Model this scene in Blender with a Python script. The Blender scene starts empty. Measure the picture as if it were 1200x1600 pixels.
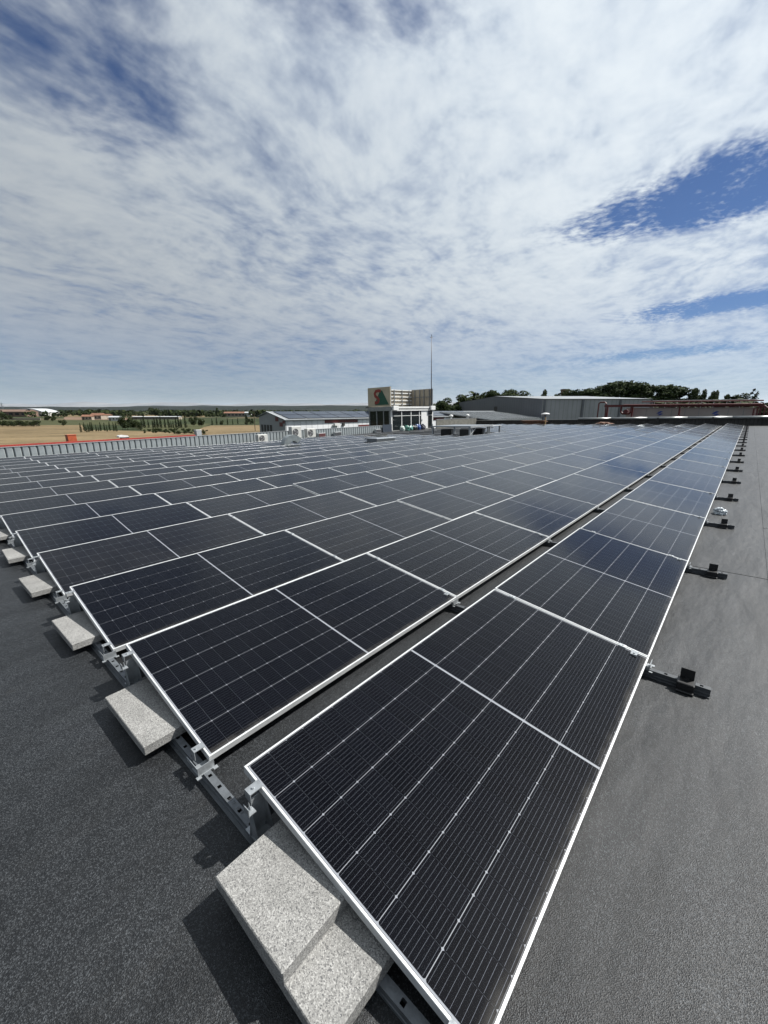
import bpy, math, random
from mathutils import Matrix, Vector, noise
random.seed(7)
SC = bpy.context.scene
COL = SC.collection
R = math.radians

# ------------------------------------------------------------------ camera
EYE = Vector((0.0, 0.0, 1.71249))
cam = bpy.data.cameras.new('camera')
cam.sensor_fit = 'VERTICAL'; cam.sensor_height = 36.0
cam.lens = 633.607 / 1600 * 36.0
cam.clip_start = 0.05; cam.clip_end = 120000
cam_o = bpy.data.objects.new('camera', cam); COL.objects.link(cam_o)
cm = Matrix(((0.66413036, 0.18196804, -0.72513343),
             (-0.74761679, 0.16164766, -0.64415772),
             (0.0, 0.96992663, 0.24339748))).to_4x4()
cm.translation = EYE
cam_o.matrix_world = cm
SC.camera = cam_o

# ------------------------------------------------------------------ sun and sky
SUN = Vector((0.5312, -0.3386, 0.7767)).normalized()
sl = bpy.data.lights.new('sun', 'SUN'); sl.energy = 5.0; sl.angle = R(0.53); sl.color = (1.0, 0.975, 0.93)
so = bpy.data.objects.new('sun', sl); COL.objects.link(so)
so.rotation_euler = SUN.to_track_quat('Z', 'Y').to_euler()
so.location = (20, -14, 30)

def nd(nt, typ, **kw):
    n = nt.nodes.new(typ)
    for k, v in kw.items():
        setattr(n, k, v)
    return n
def lk(nt, a, b): nt.links.new(a, b)
def mth(nt, op, a, b=None, c=None, clamp=False):
    n = nt.nodes.new('ShaderNodeMath'); n.operation = op; n.use_clamp = clamp
    for i, v in enumerate((a, b, c)):
        if v is None: continue
        if isinstance(v, (int, float)): n.inputs[i].default_value = v
        else: nt.links.new(v, n.inputs[i])
    return n.outputs[0]
def vmth(nt, op, a, b=None):
    n = nt.nodes.new('ShaderNodeVectorMath'); n.operation = op
    for i, v in enumerate((a, b)):
        if v is None: continue
        if isinstance(v, (tuple, list)): n.inputs[i].default_value = v
        elif isinstance(v, (int, float)): n.inputs[3].default_value = v
        else: nt.links.new(v, n.inputs[i])
    return n
def mapr(nt, v, a, b, c, d, smooth=True):
    n = nt.nodes.new('ShaderNodeMapRange'); n.interpolation_type = 'SMOOTHSTEP' if smooth else 'LINEAR'
    nt.links.new(v, n.inputs[0])
    for i, x in enumerate((a, b, c, d)): n.inputs[i + 1].default_value = x
    return n.outputs[0]
def mixc(nt, f, a, b):
    n = nt.nodes.new('ShaderNodeMix'); n.data_type = 'RGBA'
    if isinstance(f, (int, float)): n.inputs[0].default_value = f
    else: nt.links.new(f, n.inputs[0])
    for i, v in ((6, a), (7, b)):
        if isinstance(v, (tuple, list)): n.inputs[i].default_value = (*v[:3], 1)
        else: nt.links.new(v, n.inputs[i])
    return n.outputs[2]
def noi(nt, vec, scale, detail=4, rough=.5, dist=0.0, out=0, dim='3D'):
    n = nt.nodes.new('ShaderNodeTexNoise'); n.noise_dimensions = dim
    n.inputs['Scale'].default_value = scale; n.inputs['Detail'].default_value = detail
    n.inputs['Roughness'].default_value = rough; n.inputs['Distortion'].default_value = dist
    if vec is not None: nt.links.new(vec, n.inputs['Vector'])
    return n.outputs[out]
def mapping(nt, vec, loc=(0, 0, 0), rot=(0, 0, 0), sc=(1, 1, 1)):
    n = nt.nodes.new('ShaderNodeMapping')
    nt.links.new(vec, n.inputs[0])
    n.inputs[1].default_value = loc; n.inputs[2].default_value = rot; n.inputs[3].default_value = sc
    return n.outputs[0]

W_ = bpy.data.worlds.new('World'); SC.world = W_; W_.use_nodes = True
nt = W_.node_tree; nt.nodes.clear()
sky = nd(nt, 'ShaderNodeTexSky', sky_type='NISHITA', sun_disc=False)
sky.sun_elevation = math.asin(SUN.z)
sky.sun_rotation = math.atan2(SUN.x, SUN.y)
sky.altitude = 200; sky.air_density = 1.0; sky.dust_density = 0.15; sky.ozone_density = 2.0
tc = nd(nt, 'ShaderNodeTexCoord')
nrm = vmth(nt, 'NORMALIZE', tc.outputs['Generated']).outputs[0]
sep = nd(nt, 'ShaderNodeSeparateXYZ'); lk(nt, nrm, sep.inputs[0])
zc = mth(nt, 'MAXIMUM', sep.outputs[2], 0.0)
den = mth(nt, 'ADD', zc, 0.10)
cmb = nd(nt, 'ShaderNodeCombineXYZ')
lk(nt, mth(nt, 'DIVIDE', sep.outputs[0], den), cmb.inputs[0])
lk(nt, mth(nt, 'DIVIDE', sep.outputs[1], den), cmb.inputs[1])
P = cmb.outputs[0]
# slow warp so that the bands bend
wv = vmth(nt, 'SUBTRACT', noi(nt, P, 0.9, 2, .5, 0, 1, '2D'), (.5, .5, .5)).outputs[0]
P2 = vmth(nt, 'ADD', P, vmth(nt, 'MULTIPLY', wv, (.35, .35, 0)).outputs[0]).outputs[0]
def aniso(ang, sx, sy, loc): return mapping(nt, mapping(nt, P2, loc, (0, 0, -ang)), (0, 0, 0), (0, 0, 0), (sx, sy, 1))
big = noi(nt, aniso(R(20), .7, 1, (3.1, 1.7, 0)), 0.9, 2, .5, 0, 0, '2D')
mid = noi(nt, aniso(R(17), .68, 1.0, (7.3, 2.2, 0)), 6.0, 3, .5, 0, 0, '2D')
rip = noi(nt, aniso(R(4), .7, 1.0, (1.3, 9.2, 0)), 17, 3, .55, 0, 0, '2D')
fin = noi(nt, aniso(R(10), 1, 1, (4.3, 5.2, 0)), 30, 2, .6, 0, 0, '2D')
def dev(v, k): return mth(nt, 'MULTIPLY', mth(nt, 'SUBTRACT', v, .5), k)
dens = mth(nt, 'ADD', mth(nt, 'ADD', dev(big, .75), dev(mid, .74)), mth(nt, 'ADD', dev(fin, .10), mth(nt, 'ADD', dev(rip, .42), .73)))
def hole(cx, cy, rx, ry, rot, amt):
    m = mapping(nt, mapping(nt, P2, (-cx, -cy, 0)), (0, 0, 0), (0, 0, -rot))
    m3 = mapping(nt, m, (0, 0, 0), (0, 0, 0), (1 / rx, 1 / ry, 0))
    l = vmth(nt, 'LENGTH', m3).outputs['Value']
    return mth(nt, 'MULTIPLY', mapr(nt, l, 0.25, 1.0, 1, 0), amt)
HOLES = [(2.10, .30, .38, .66, R(0), -.74), (3.50, .25, .36, .8, R(0), -.74), (4.75, .75, .45, 1.0, R(-8), -.58),
         (.34, 1.34, .36, .62, R(-30), -.42), (.80, .84, .34, .20, R(-45), -.34), (2.9, 2.6, .25, .5, R(-40), -.22)]
gap = None
for h in HOLES:
    q = hole(*h); gap = q if gap is None else mth(nt, 'ADD', gap, q)
    if len(h) and h is HOLES[2]: fray = gap
dens = mth(nt, 'ADD', dens, gap)
# small cloudlets fray the rims of the openings
dens = mth(nt, 'ADD', dens, mth(nt, 'MULTIPLY', dev(fin, .8), mth(nt, 'MINIMUM', mth(nt, 'MULTIPLY', fray, -2.2), 1.0)))
cov = mapr(nt, dens, -.05, .80, 0, 1)
cov = mth(nt, 'MULTIPLY', cov, mapr(nt, zc, 0.0, 0.28, 0.46, 1.0))
shade = mapr(nt, mth(nt, 'ADD', mth(nt, 'ADD', dev(mid, 1.0), dev(rip, .55)), mth(nt, 'ADD', dev(fin, .22), dev(big, .9))), -.50, .50, 0, 1)
sd = vmth(nt, 'DOT_PRODUCT', nrm, tuple(SUN)).outputs['Value']
glow = mapr(nt, sd, -.1, 1.0, 0.0, 1.0)
ccol = mixc(nt, shade, (4.1, 4.75, 5.6), (5.9, 6.4, 6.8))
gl = nd(nt, 'ShaderNodeMix'); gl.data_type = 'RGBA'; gl.blend_type = 'MULTIPLY'; gl.inputs[0].default_value = 1
lk(nt, ccol, gl.inputs[6])
gmul = mth(nt, 'ADD', mth(nt, 'MULTIPLY', glow, .70), .76)
cg = nd(nt, 'ShaderNodeCombineXYZ')
for i in range(3): lk(nt, gmul, cg.inputs[i])
lk(nt, cg.outputs[0], gl.inputs[7])
skyd = nd(nt, 'ShaderNodeMix'); skyd.data_type = 'RGBA'; skyd.blend_type = 'MULTIPLY'; skyd.inputs[0].default_value = 1
lk(nt, sky.outputs[0], skyd.inputs[6]); skyd.inputs[7].default_value = (.34, .46, .66, 1)
fc = mixc(nt, cov, skyd.outputs[2], gl.outputs[2])
bg = nd(nt, 'ShaderNodeBackground'); bg.inputs[1].default_value = 0.056
lk(nt, fc, bg.inputs[0])
W_.cycles.sampling_method = 'MANUAL'; W_.cycles.sample_map_resolution = 512
wo = nd(nt, 'ShaderNodeOutputWorld'); lk(nt, bg.outputs[0], wo.inputs[0])

SC.render.engine = 'CYCLES'
SC.view_settings.view_transform = 'Standard'
SC.view_settings.look = 'None'
SC.view_settings.exposure = 0.85
SC.view_settings.gamma = 1.0
SC.cycles.max_bounces = 5; SC.cycles.diffuse_bounces = 2; SC.cycles.glossy_bounces = 3
SC.cycles.transparent_max_bounces = 8
SC.cycles.volume_bounces = 0

# ------------------------------------------------------------------ helpers
# the flat roof drains gently: everything on it is laid out in the roof's own frame (z = 0 on the membrane)
MR = Matrix(((0.99995552, -0.00541336, -0.00772395),
             (0.00559058, 0.99971727, 0.02311096),
             (0.00759666, -0.02315311, 0.99970307))).to_4x4()
MR = Matrix.Translation(EYE) @ MR @ Matrix.Translation(-EYE)
ROOF = []

class MB:
    def __init__(s): s.v = []; s.f = []; s.uv = []
    def add(s, vs, fs, M=None):
        o = len(s.v)
        for p in vs:
            p = Vector(p)
            s.v.append(tuple(M @ p if M else p))
        s.f += [tuple(i + o for i in f) for f in fs]
        return s
    def box(s, x0, x1, y0, y1, z0, z1, M=None):
        return s.add([(x0, y0, z0), (x1, y0, z0), (x1, y1, z0), (x0, y1, z0), (x0, y0, z1), (x1, y0, z1), (x1, y1, z1), (x0, y1, z1)],
                     [(0, 3, 2, 1), (4, 5, 6, 7), (0, 1, 5, 4), (1, 2, 6, 5), (2, 3, 7, 6), (3, 0, 4, 7)], M)
    def bbox(s, x0, x1, y0, y1, z0, z1, b=.004, M=None):
        # box with chamfered vertical and top edges
        def ring(i, z): 
            return [(x0 + i + b, y0 + i, z), (x1 - i - b, y0 + i, z), (x1 - i, y0 + i + b, z), (x1 - i, y1 - i - b, z),
                    (x1 - i - b, y1 - i, z), (x0 + i + b, y1 - i, z), (x0 + i, y1 - i - b, z), (x0 + i, y0 + i + b, z)]
        vs = ring(0, z0) + ring(0, z1 - b) + ring(b, z1)
        fs = [tuple(range(7, -1, -1)), tuple(range(16, 24))]
        for k in (0, 8):
            for i in range(8):
                j = (i + 1) % 8
                fs.append((k + i, k + j, k + 8 + j, k + 8 + i))
        return s.add(vs, fs, M)
    def prism(s, pts, h0, h1, axis='z', M=None):
        n = len(pts)
        def mk(p, h):
            if axis == 'z': return (p[0], p[1], h)
            if axis == 'x': return (h, p[0], p[1])
            return (p[0], h, p[1])
        vs = [mk(p, h0) for p in pts] + [mk(p, h1) for p in pts]
        fs = [tuple(range(n - 1, -1, -1)), tuple(range(n, 2 * n))] + [(i, (i + 1) % n, n + (i + 1) % n, n + i) for i in range(n)]
        return s.add(vs, fs, M)
    def tube(s, pts, r, n=8, caps=True):
        pts = [Vector(p) for p in pts]
        rr = r if isinstance(r, (list, tuple)) else [r] * len(pts)
        o = len(s.v)
        up = Vector((0, 0, 1))
        for i, p in enumerate(pts):
            t = (pts[min(i + 1, len(pts) - 1)] - pts[max(i - 1, 0)]).normalized()
            a = t.cross(up)
            if a.length < 1e-3: a = t.cross(Vector((1, 0, 0)))
            a.normalize(); b = a.cross(t)
            for k in range(n):
                an = 2 * math.pi * k / n
                s.v.append(tuple(p + a * (math.cos(an) * rr[i]) + b * (math.sin(an) * rr[i])))
        for i in range(len(pts) - 1):
            for k in range(n):
                j = (k + 1) % n
                s.f.append((o + i * n + k, o + i * n + j, o + (i + 1) * n + j, o + (i + 1) * n + k))
        if caps:
            s.f.append(tuple(o + k for k in range(n - 1, -1, -1)))
            s.f.append(tuple(o + (len(pts) - 1) * n + k for k in range(n)))
        return s
    def mesh(s, name, mat, smooth=False):
        m = bpy.data.meshes.new(name); m.from_pydata(s.v, [], s.f)
        if s.uv:
            ul = m.uv_layers.new(name='UVMap')
            for i, u in enumerate(s.uv): ul.data[i].uv = u
        if mat: m.materials.append(mat)
        if smooth:
            for p in m.polygons: p.use_smooth = True
        m.validate(); m.update()
        return m

def obj(name, data, parent=None, loc=None, mw=None):
    o = bpy.data.objects.new(name, data); COL.objects.link(o)
    if parent is not None: o.parent = parent
    if loc is not None: o.location = loc
    if mw is not None: o.matrix_basis = mw
    return o
def tag(o, label, cat, group=None, roof=True):
    o['label'] = label; o['category'] = cat
    if group: o['group'] = group
    if roof: ROOF.append(o)
    return o
def thing(name, label, cat, loc=(0, 0, 0), rz=0.0, group=None, roof=True):
    o = obj(name, None); o.empty_display_size = .1
    o.location = loc; o.rotation_euler = (0, 0, rz)
    return tag(o, label, cat, group, roof)
def struct(o, kind='structure', roof=False):
    o['kind'] = kind
    if roof: ROOF.append(o)
    return o

# ------------------------------------------------------------------ materials
def mat(name):
    m = bpy.data.materials.new(name); m.use_nodes = True
    n = m.node_tree; b = n.nodes['Principled BSDF']
    return m, n, b
def simple(name, col, rough=.5, metal=0.0, var=.10, nscale=6.0, bump=0.0, bscale=60, spec=.5, k=.62, rib=None):
    col = tuple(c * k for c in col)
    m, n, b = mat(name)
    t = nd(n, 'ShaderNodeTexCoord').outputs['Object']
    f = noi(n, t, nscale, 5, .6)
    lo = tuple(c * (1 - var * 1.6) for c in col); hi = tuple(min(1, c * (1 + var)) for c in col)
    cc = mixc(n, mapr(n, f, .3, .7, 0, 1), lo, hi)
    if rib:                                   # pressed ribs of profiled sheet, too fine to model at this distance
        wv_ = nd(n, 'ShaderNodeTexWave', wave_type='BANDS', bands_direction='X'); wv_.inputs['Scale'].default_value = rib[1]
        lk(n, mapping(n, t, (0, 0, 0), (0, 0, -rib[0])), wv_.inputs['Vector'])
        dk = mapr(n, wv_.outputs['Fac'], .82, 1.0, 0, .30)
        stv = mapr(n, noi(n, mapping(n, t, (0, 0, 0), (0, 0, 0), (1, 1, .15)), 1.1, 4, .6), .5, .8, 0, .25)
        cc = mixc(n, mth(n, 'ADD', dk, stv), cc, tuple(c * .35 for c in col))
    lk(n, cc, b.inputs['Base Color'])
    b.inputs['Roughness'].default_value = rough; b.inputs['Metallic'].default_value = metal
    b.inputs['Specular IOR Level'].default_value = spec
    if bump:
        bn = nd(n, 'ShaderNodeBump'); bn.inputs['Strength'].default_value = bump; bn.inputs['Distance'].default_value = .01
        lk(n, noi(n, t, bscale, 4), bn.inputs['Height']); lk(n, bn.outputs[0], b.inputs['Normal'])
    return m

def make_roof_mat():
    m, n, b = mat('bitumen_membrane')
    t = nd(n, 'ShaderNodeTexCoord').outputs['Object']
    g1 = nd(n, 'ShaderNodeTexVoronoi'); g1.inputs['Scale'].default_value = 300; lk(n, t, g1.inputs['Vector'])
    s = nd(n, 'ShaderNodeSeparateColor'); lk(n, g1.outputs['Color'], s.inputs[0])
    gran = mth(n, 'POWER', s.outputs[0], 4.2)
    big = noi(n, t, .55, 5, .6)
    strk = noi(n, mapping(n, t, (0, 0, 0), (0, 0, R(6)), (.35, 2.4, 1)), 1.1, 5, .65)
    md = noi(n, t, 7, 5, .65)
    base = mixc(n, gran, (.0038, .0044, .0052), (.046, .050, .054))
    v = mth(n, 'ADD', mth(n, 'MULTIPLY', big, .5), mth(n, 'ADD', mth(n, 'MULTIPLY', strk, .6), mth(n, 'MULTIPLY', md, .35)))
    vv = mapr(n, v, .48, .95, .55, 1.45)
    mu = nd(n, 'ShaderNodeMix'); mu.data_type = 'RGBA'; mu.blend_type = 'MULTIPLY'; mu.inputs[0].default_value = 1
    cv = nd(n, 'ShaderNodeCombineXYZ')
    for i in range(3): lk(n, vv, cv.inputs[i])
    lk(n, base, mu.inputs[6]); lk(n, cv.outputs[0], mu.inputs[7])
    # brownish dust stains
    st = mapr(n, noi(n, t, 2.3, 6, .7), .60, .78, 0, .55)
    lk(n, mixc(n, st, mu.outputs[2], (.017, .0155, .013)), b.inputs['Base Color'])
    b.inputs['Roughness'].default_value = .51
    b.inputs['Specular IOR Level'].default_value = .36
    bn = nd(n, 'ShaderNodeBump'); bn.inputs['Strength'].default_value = .9; bn.inputs['Distance'].default_value = .0014
    lk(n, g1.outputs['Distance'], bn.inputs['Height'])
    bn2 = nd(n, 'ShaderNodeBump'); bn2.inputs['Strength'].default_value = .6; bn2.inputs['Distance'].default_value = .03
    lk(n, mth(n, 'ADD', noi(n, mapping(n, t, (0, 0, 0), (0, 0, R(12)), (.6, 1.8, 1)), 2.2, 3, .5), mth(n, 'MULTIPLY', md, .12)), bn2.inputs['Height'])
    lk(n, bn2.outputs[0], bn.inputs['Normal']); lk(n, bn.outputs[0], b.inputs['Normal'])
    return m
M_ROOF = make_roof_mat()

def make_slab_mat():
    m, n, b = mat('terrazzo_concrete')
    t = nd(n, 'ShaderNodeTexCoord').outputs['Object']
    oi = nd(n, 'ShaderNodeObjectInfo')
    tt = vmth(n, 'ADD', t, oi.outputs['Location']).outputs[0]
    vo = nd(n, 'ShaderNodeTexVoronoi'); vo.inputs['Scale'].default_value = 310; lk(n, tt, vo.inputs['Vector'])
    s = nd(n, 'ShaderNodeSeparateColor'); lk(n, vo.outputs['Color'], s.inputs[0])
    rp = nd(n, 'ShaderNodeValToRGB')
    e = rp.color_ramp.elements
    e[0].position = 0; e[0].color = (.075, .075, .077, 1)
    e[1].position = 1; e[1].color = (.36, .355, .34, 1)
    for p, c in ((.14, .135), (.3, .19), (.55, .225), (.8, .255)):
        k = e.new(p); k.color = (c, c * .985, c * .94, 1)
    lk(n, s.outputs[1], rp.inputs[0])
    w = mth(n, 'MULTIPLY', mapr(n, noi(n, tt, 4, 6, .7), .3, .72, .74, 1.05), mapr(n, oi.outputs['Random'], 0, 1, .9, 1.06, False))
    mu = nd(n, 'ShaderNodeMix'); mu.data_type = 'RGBA'; mu.blend_type = 'MULTIPLY'; mu.inputs[0].default_value = 1
    cv = nd(n, 'ShaderNodeCombineXYZ')
    for i in range(3): lk(n, w, cv.inputs[i])
    lk(n, rp.outputs[0], mu.inputs[6]); lk(n, cv.outputs[0], mu.inputs[7])
    lk(n, mu.outputs[2], b.inputs['Base Color'])
    b.inputs['Roughness'].default_value = .85
    bn = nd(n, 'ShaderNodeBump'); bn.inputs['Strength'].default_value = .7; bn.inputs['Distance'].default_value = .0012
    lk(n, s.outputs[0], bn.inputs['Height']); lk(n, bn.outputs[0], b.inputs['Normal'])
    return m
M_SLAB = make_slab_mat()

def make_glass():
    m = bpy.data.materials.new('solar_glass'); m.use_nodes = True
    n = m.node_tree; n.nodes.clear()
    out = nd(n, 'ShaderNodeOutputMaterial')
    tr = nd(n, 'ShaderNodeBsdfTransparent'); tr.inputs[0].default_value = (.95, .96, .97, 1)
    gl = nd(n, 'ShaderNodeBsdfGlossy'); gl.inputs['Color'].default_value = (.92, .95, .98, 1)
    oi = nd(n, 'ShaderNodeObjectInfo')
    rg = mapr(n, oi.outputs['Random'], 0, 1, .05, .13, False)
    lk(n, rg, gl.inputs['Roughness'])
    gi = nd(n, 'ShaderNodeNewGeometry')
    cs = mth(n, 'ABSOLUTE', vmth(n, 'DOT_PRODUCT', gi.outputs['Normal'], gi.outputs['Incoming']).outputs['Value'])
    frn = mth(n, 'ADD', mth(n, 'MULTIPLY', mth(n, 'POWER', mth(n, 'SUBTRACT', 1.0, cs, None, True), 5.0), .66), .002)
    # faint dust film
    t = nd(n, 'ShaderNodeTexCoord').outputs['Object']
    du = nd(n, 'ShaderNodeBsdfDiffuse'); du.inputs[0].default_value = (.42, .40, .36, 1)
    mx = nd(n, 'ShaderNodeMixShader'); lk(n, frn, mx.inputs[0]); lk(n, tr.outputs[0], mx.inputs[1]); lk(n, gl.outputs[0], mx.inputs[2])
    tt = vmth(n, 'ADD', t, oi.outputs['Location']).outputs[0]
    df = mth(n, 'MULTIPLY', mapr(n, noi(n, tt, 2.2, 5, .65), .25, .8, .003, .012), mth(n, 'POWER', mapr(n, oi.outputs['Random'], 0, 1, .2, 1.2, False), 4.0))
    # dirt collects along the lower edge of the sheet
    sp = nd(n, 'ShaderNodeSeparateXYZ'); lk(n, t, sp.inputs[0])
    ed = mth(n, 'MULTIPLY', mapr(n, sp.outputs[1], .012, .055, 1, 0), mapr(n, noi(n, tt, 9, 4, .6), .3, .7, .01, .07))
    lk(n, mth(n, 'ADD', df, ed), (mx2 := nd(n, 'ShaderNodeMixShader')).inputs[0])
    lk(n, mx.outputs[0], mx2.inputs[1]); lk(n, du.outputs[0], mx2.inputs[2])
    lk(n, mx2.outputs[0], out.inputs[0])
    return m
M_GLASS = make_glass()

def make_cell():
    m, n, b = mat('solar_cell')
    uv = nd(n, 'ShaderNodeTexCoord').outputs['UV']
    s = nd(n, 'ShaderNodeSeparateXYZ'); lk(n, uv, s.inputs[0])
    fv = mth(n, 'FRACT', mth(n, 'MULTIPLY', s.outputs[1], 10))
    dv = mth(n, 'ABSOLUTE', mth(n, 'SUBTRACT', fv, .5))
    bus = mth(n, 'LESS_THAN', dv, .025)
    # solder pads along the wires
    fu = mth(n, 'FRACT', mth(n, 'MULTIPLY', s.outputs[0], 4))
    pad = mth(n, 'MULTIPLY', mth(n, 'LESS_THAN', mth(n, 'ABSOLUTE', mth(n, 'SUBTRACT', fu, .5)), .035), mth(n, 'LESS_THAN', dv, .04))
    bus = mth(n, 'MAXIMUM', bus, pad)
    inset = mth(n, 'LESS_THAN', mth(n, 'ABSOLUTE', mth(n, 'SUBTRACT', s.outputs[0], .5)), .475)
    bus = mth(n, 'MULTIPLY', bus, inset)
    oi = nd(n, 'ShaderNodeObjectInfo')
    c = mixc(n, oi.outputs['Random'], (.0007, .0009, .0022), (.0014, .0017, .0034))
    lk(n, mixc(n, bus, c, (.070, .075, .088)), b.inputs['Base Color'])
    lk(n, mth(n, 'MULTIPLY', bus, .3), b.inputs['Metallic'])
    b.inputs['Roughness'].default_value = .38
    b.inputs['Specular IOR Level'].default_value = .04
    return m
M_CELL = make_cell()
M_BACK = simple('white_backsheet', (.30, .31, .34), .6, 0, .05)
M_ALU = simple('anodised_aluminium', (.54, .55, .55), .38, .3, .08, 9, k=1)
M_SEAL = simple('dark_seal', (.06, .06, .065), .6)
M_GALV = simple('galvanised_steel', (.50, .53, .55), .42, .55, .14, 18, .15, 90)
M_RAIL = simple('rail_steel', (.17, .185, .20), .45, .3, .14, 18, .15, 90)
M_GALVD = simple('dull_galvanised_steel', (.30, .33, .36), .5, .45, .14, 14)
M_BLACKP = simple('black_plastic', (.012, .012, .013), .45)
M_STEEL = simple('screw_steel', (.45, .45, .46), .35, .8)

# ------------------------------------------------------------------ the roof
X_FAR = 49.2; Y_BACK = 27.4
rb = MB().box(-14, X_FAR + .3, -26, Y_BACK + .4, -7.6, 0)
roof = struct(obj('flat_roof', rb.mesh('flat_roof', M_ROOF)), roof=True)
# membrane sheets lapped over one another on the open strip to the right of the array
rnd = random.Random(3)
for (y0, y1, offs, zz) in ((-.38, .62, 6.56, .0045), (-1.36, -.36, 8.9, .009), (-2.34, -1.34, 4.6, .0045), (-3.32, -2.32, 7.4, .009), (-4.3, -3.3, 5.0, .0045)):
    x = offs - 10.0; k = 0
    while x < X_FAR - .5:
        ln = 8.85 if y0 != -.38 else 8.85
        x1 = min(x + ln, X_FAR - .1)
        b = MB().bbox(x, x1 - .012, y0, y1, -.002, zz + rnd.uniform(0, .0015), .0022)
        obj('membrane_sheet', b.mesh('membrane_sheet', M_ROOF), roof)
        x = x1; k += 1

# ------------------------------------------------------------------ solar panels
X0 = .65086; PITX = 2.2988; PL = 2.290; PW = 1.134; TILT = .15878; Y0 = .28411; PITY = 1.47709; ZL = .10
def frame_mesh():
    prof = [(.0005, -.035), (0, -.0345), (0, -.0012), (.0012, 0), (.0085, 0), (.0092, -.0008), (.0092, -.007), (.0022, -.007), (.0022, -.033), (.028, -.033), (.028, -.035)]
    b = MB(); n = len(prof)
    for (i, z) in prof:
        b.v += [(i, i, z), (PL - i, i, z), (PL - i, PW - i, z), (i, PW - i, z)]
    for k in range(n):
        k2 = (k + 1) % n
        for c in range(4):
            c2 = (c + 1) % 4
            b.f.append((k * 4 + c, k * 4 + c2, k2 * 4 + c2, k2 * 4 + c))
    return b.mesh('panel_frame', M_ALU)
ME_FRAME = frame_mesh()
ME_GLASS = MB().add([(.0093, .0093, -.0016), (PL - .0093, .0093, -.0016), (PL - .0093, PW - .0093, -.0016), (.0093, PW - .0093, -.0016)], [(0, 1, 2, 3)]).mesh('panel_glass', M_GLASS)
ME_BACK = MB().box(.0093, PL - .0093, .0093, PW - .0093, -.0065, -.0055).mesh('panel_backsheet', M_BACK)
def seal_mesh():
    b = MB(); a0 = .0094; a1 = .0118; z = -.0030
    b.v = [(a0, a0, z), (PL - a0, a0, z), (PL - a0, PW - a0, z), (a0, PW - a0, z), (a1, a1, z), (PL - a1, a1, z), (PL - a1, PW - a1, z), (a1, PW - a1, z)]
    b.f = [(i, (i + 1) % 4, 4 + (i + 1) % 4, 4 + i) for i in range(4)]
    return b.mesh('panel_edge_seal', M_SEAL)
ME_SEAL = seal_mesh()
CW, CH, CG, RG = .1825, .0921, .0026, .0012
def cell_poly(x, y, w=CH, h=CW, c=.0042):
    return [(x + c, y), (x + w - c, y), (x + w, y + c), (x + w, y + h - c), (x + w - c, y + h), (x + c, y + h), (x, y + h - c), (x, y + c)]
ym = (PW - 6 * CW - 5 * CG) / 2
CENTRE = .015
xm = (PL - 24 * CH - 22 * RG - CENTRE) / 2
CELLS = []
for i in range(24):
    x = xm + i * (CH + RG) + (CENTRE - RG if i >= 12 else 0)
    for j in range(6):
        CELLS.append((x, ym + j * (CW + CG)))
def cells_mesh(lst, name, z):
    b = MB()
    for (x, y) in lst:
        p = cell_poly(x, y); o = len(b.v)
        b.v += [(q[0], q[1], z) for q in p]
        b.f.append(tuple(range(o, o + 8)))
        b.uv += [((q[0] - x) / CH, (q[1] - y) / CW) for q in p]
    return b.mesh(name, M_CELL)
ME_CELLS = cells_mesh(CELLS, 'cell_sheet', -.0045)
ME_CELL1 = cells_mesh([(0, 0)], 'cell', 0)
ME_CLAMP = MB().bbox(-.018, .018, -.022, .022, -.004, .0028, .001).tube([(0, 0, .0025), (0, 0, .0065)], .005, 6).mesh('mid_clamp', M_GALV)
ORD = ['zeroth', 'first', 'second', 'third', 'fourth', 'fifth', 'sixth', 'seventh', 'eighth', 'ninth', 'tenth', 'eleventh', 'twelfth', 'thirteenth', 'fourteenth', 'fifteenth', 'sixteenth', 'seventeenth', 'eighteenth', 'nineteenth', 'twentieth', 'twenty-first'] + ['twenty-' + w for w in ('second', 'third', 'fourth', 'fifth', 'sixth', 'seventh', 'eighth', 'ninth')] + ['thirtieth']
def missing(r, n):
    if r == 16: return n >= 4
    if r == 15: return n >= 9 and n < 17
    if r == 14: return (n >= 10 and n < 17)
    if r == 13: return n == 5 or (n >= 10 and n < 17)
    if r in (10, 11, 12) and 10 <= n <= 12: return True
    if r == 11 and n == 7: return True
    return False
DETAIL = {(1, 0), (1, 1), (1, 2), (2, 0), (2, 1), (3, 0), (3, 1), (4, 0), (5, 0)}
rnd = random.Random(11)
for r in range(1, 17):
    yl = Y0 + PITY * (r - 1)
    for n in range(20):
        jt = (rnd.gauss(0, .0035), rnd.gauss(0, .0022))
        if missing(r, n): continue
        t = obj('solar_panel', None); t.empty_display_size = .1
        t.matrix_basis = Matrix.Translation((X0 + n * PITX, yl, ZL)) @ Matrix.Rotation(TILT + jt[0] * (0 if n == 0 else 1), 4, 'X') @ Matrix.Rotation(jt[1] * (0 if n == 0 else 1), 4, 'Y')
        who = ORD[n + 1] + ' from the near end' if n else 'at the near end'
        tag(t, f'black solar panel {who} of the {ORD[r]} row from the right', 'solar panel', 'solar panels in tilted rows on the flat roof')
        obj('frame', ME_FRAME, t)
        obj('glass', ME_GLASS, t)
        obj('backsheet', ME_BACK, t)
        if r <= 8 and n <= 6: obj('edge_seal', ME_SEAL, t)
        if (r, n) in DETAIL:
            for (x, y) in CELLS: obj('solar_cell', ME_CELL1, t, (x, y, -.0045))
        else:
            o = obj('solar_cells', ME_CELLS, t); o['kind'] = 'stuff'
        if n < 19 and n < 8 and r < 8:
            for yy in (.16, PW - .16):
                obj('clamp', ME_CLAMP, t, (PL + (PITX - PL) / 2, yy, 0))

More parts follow.
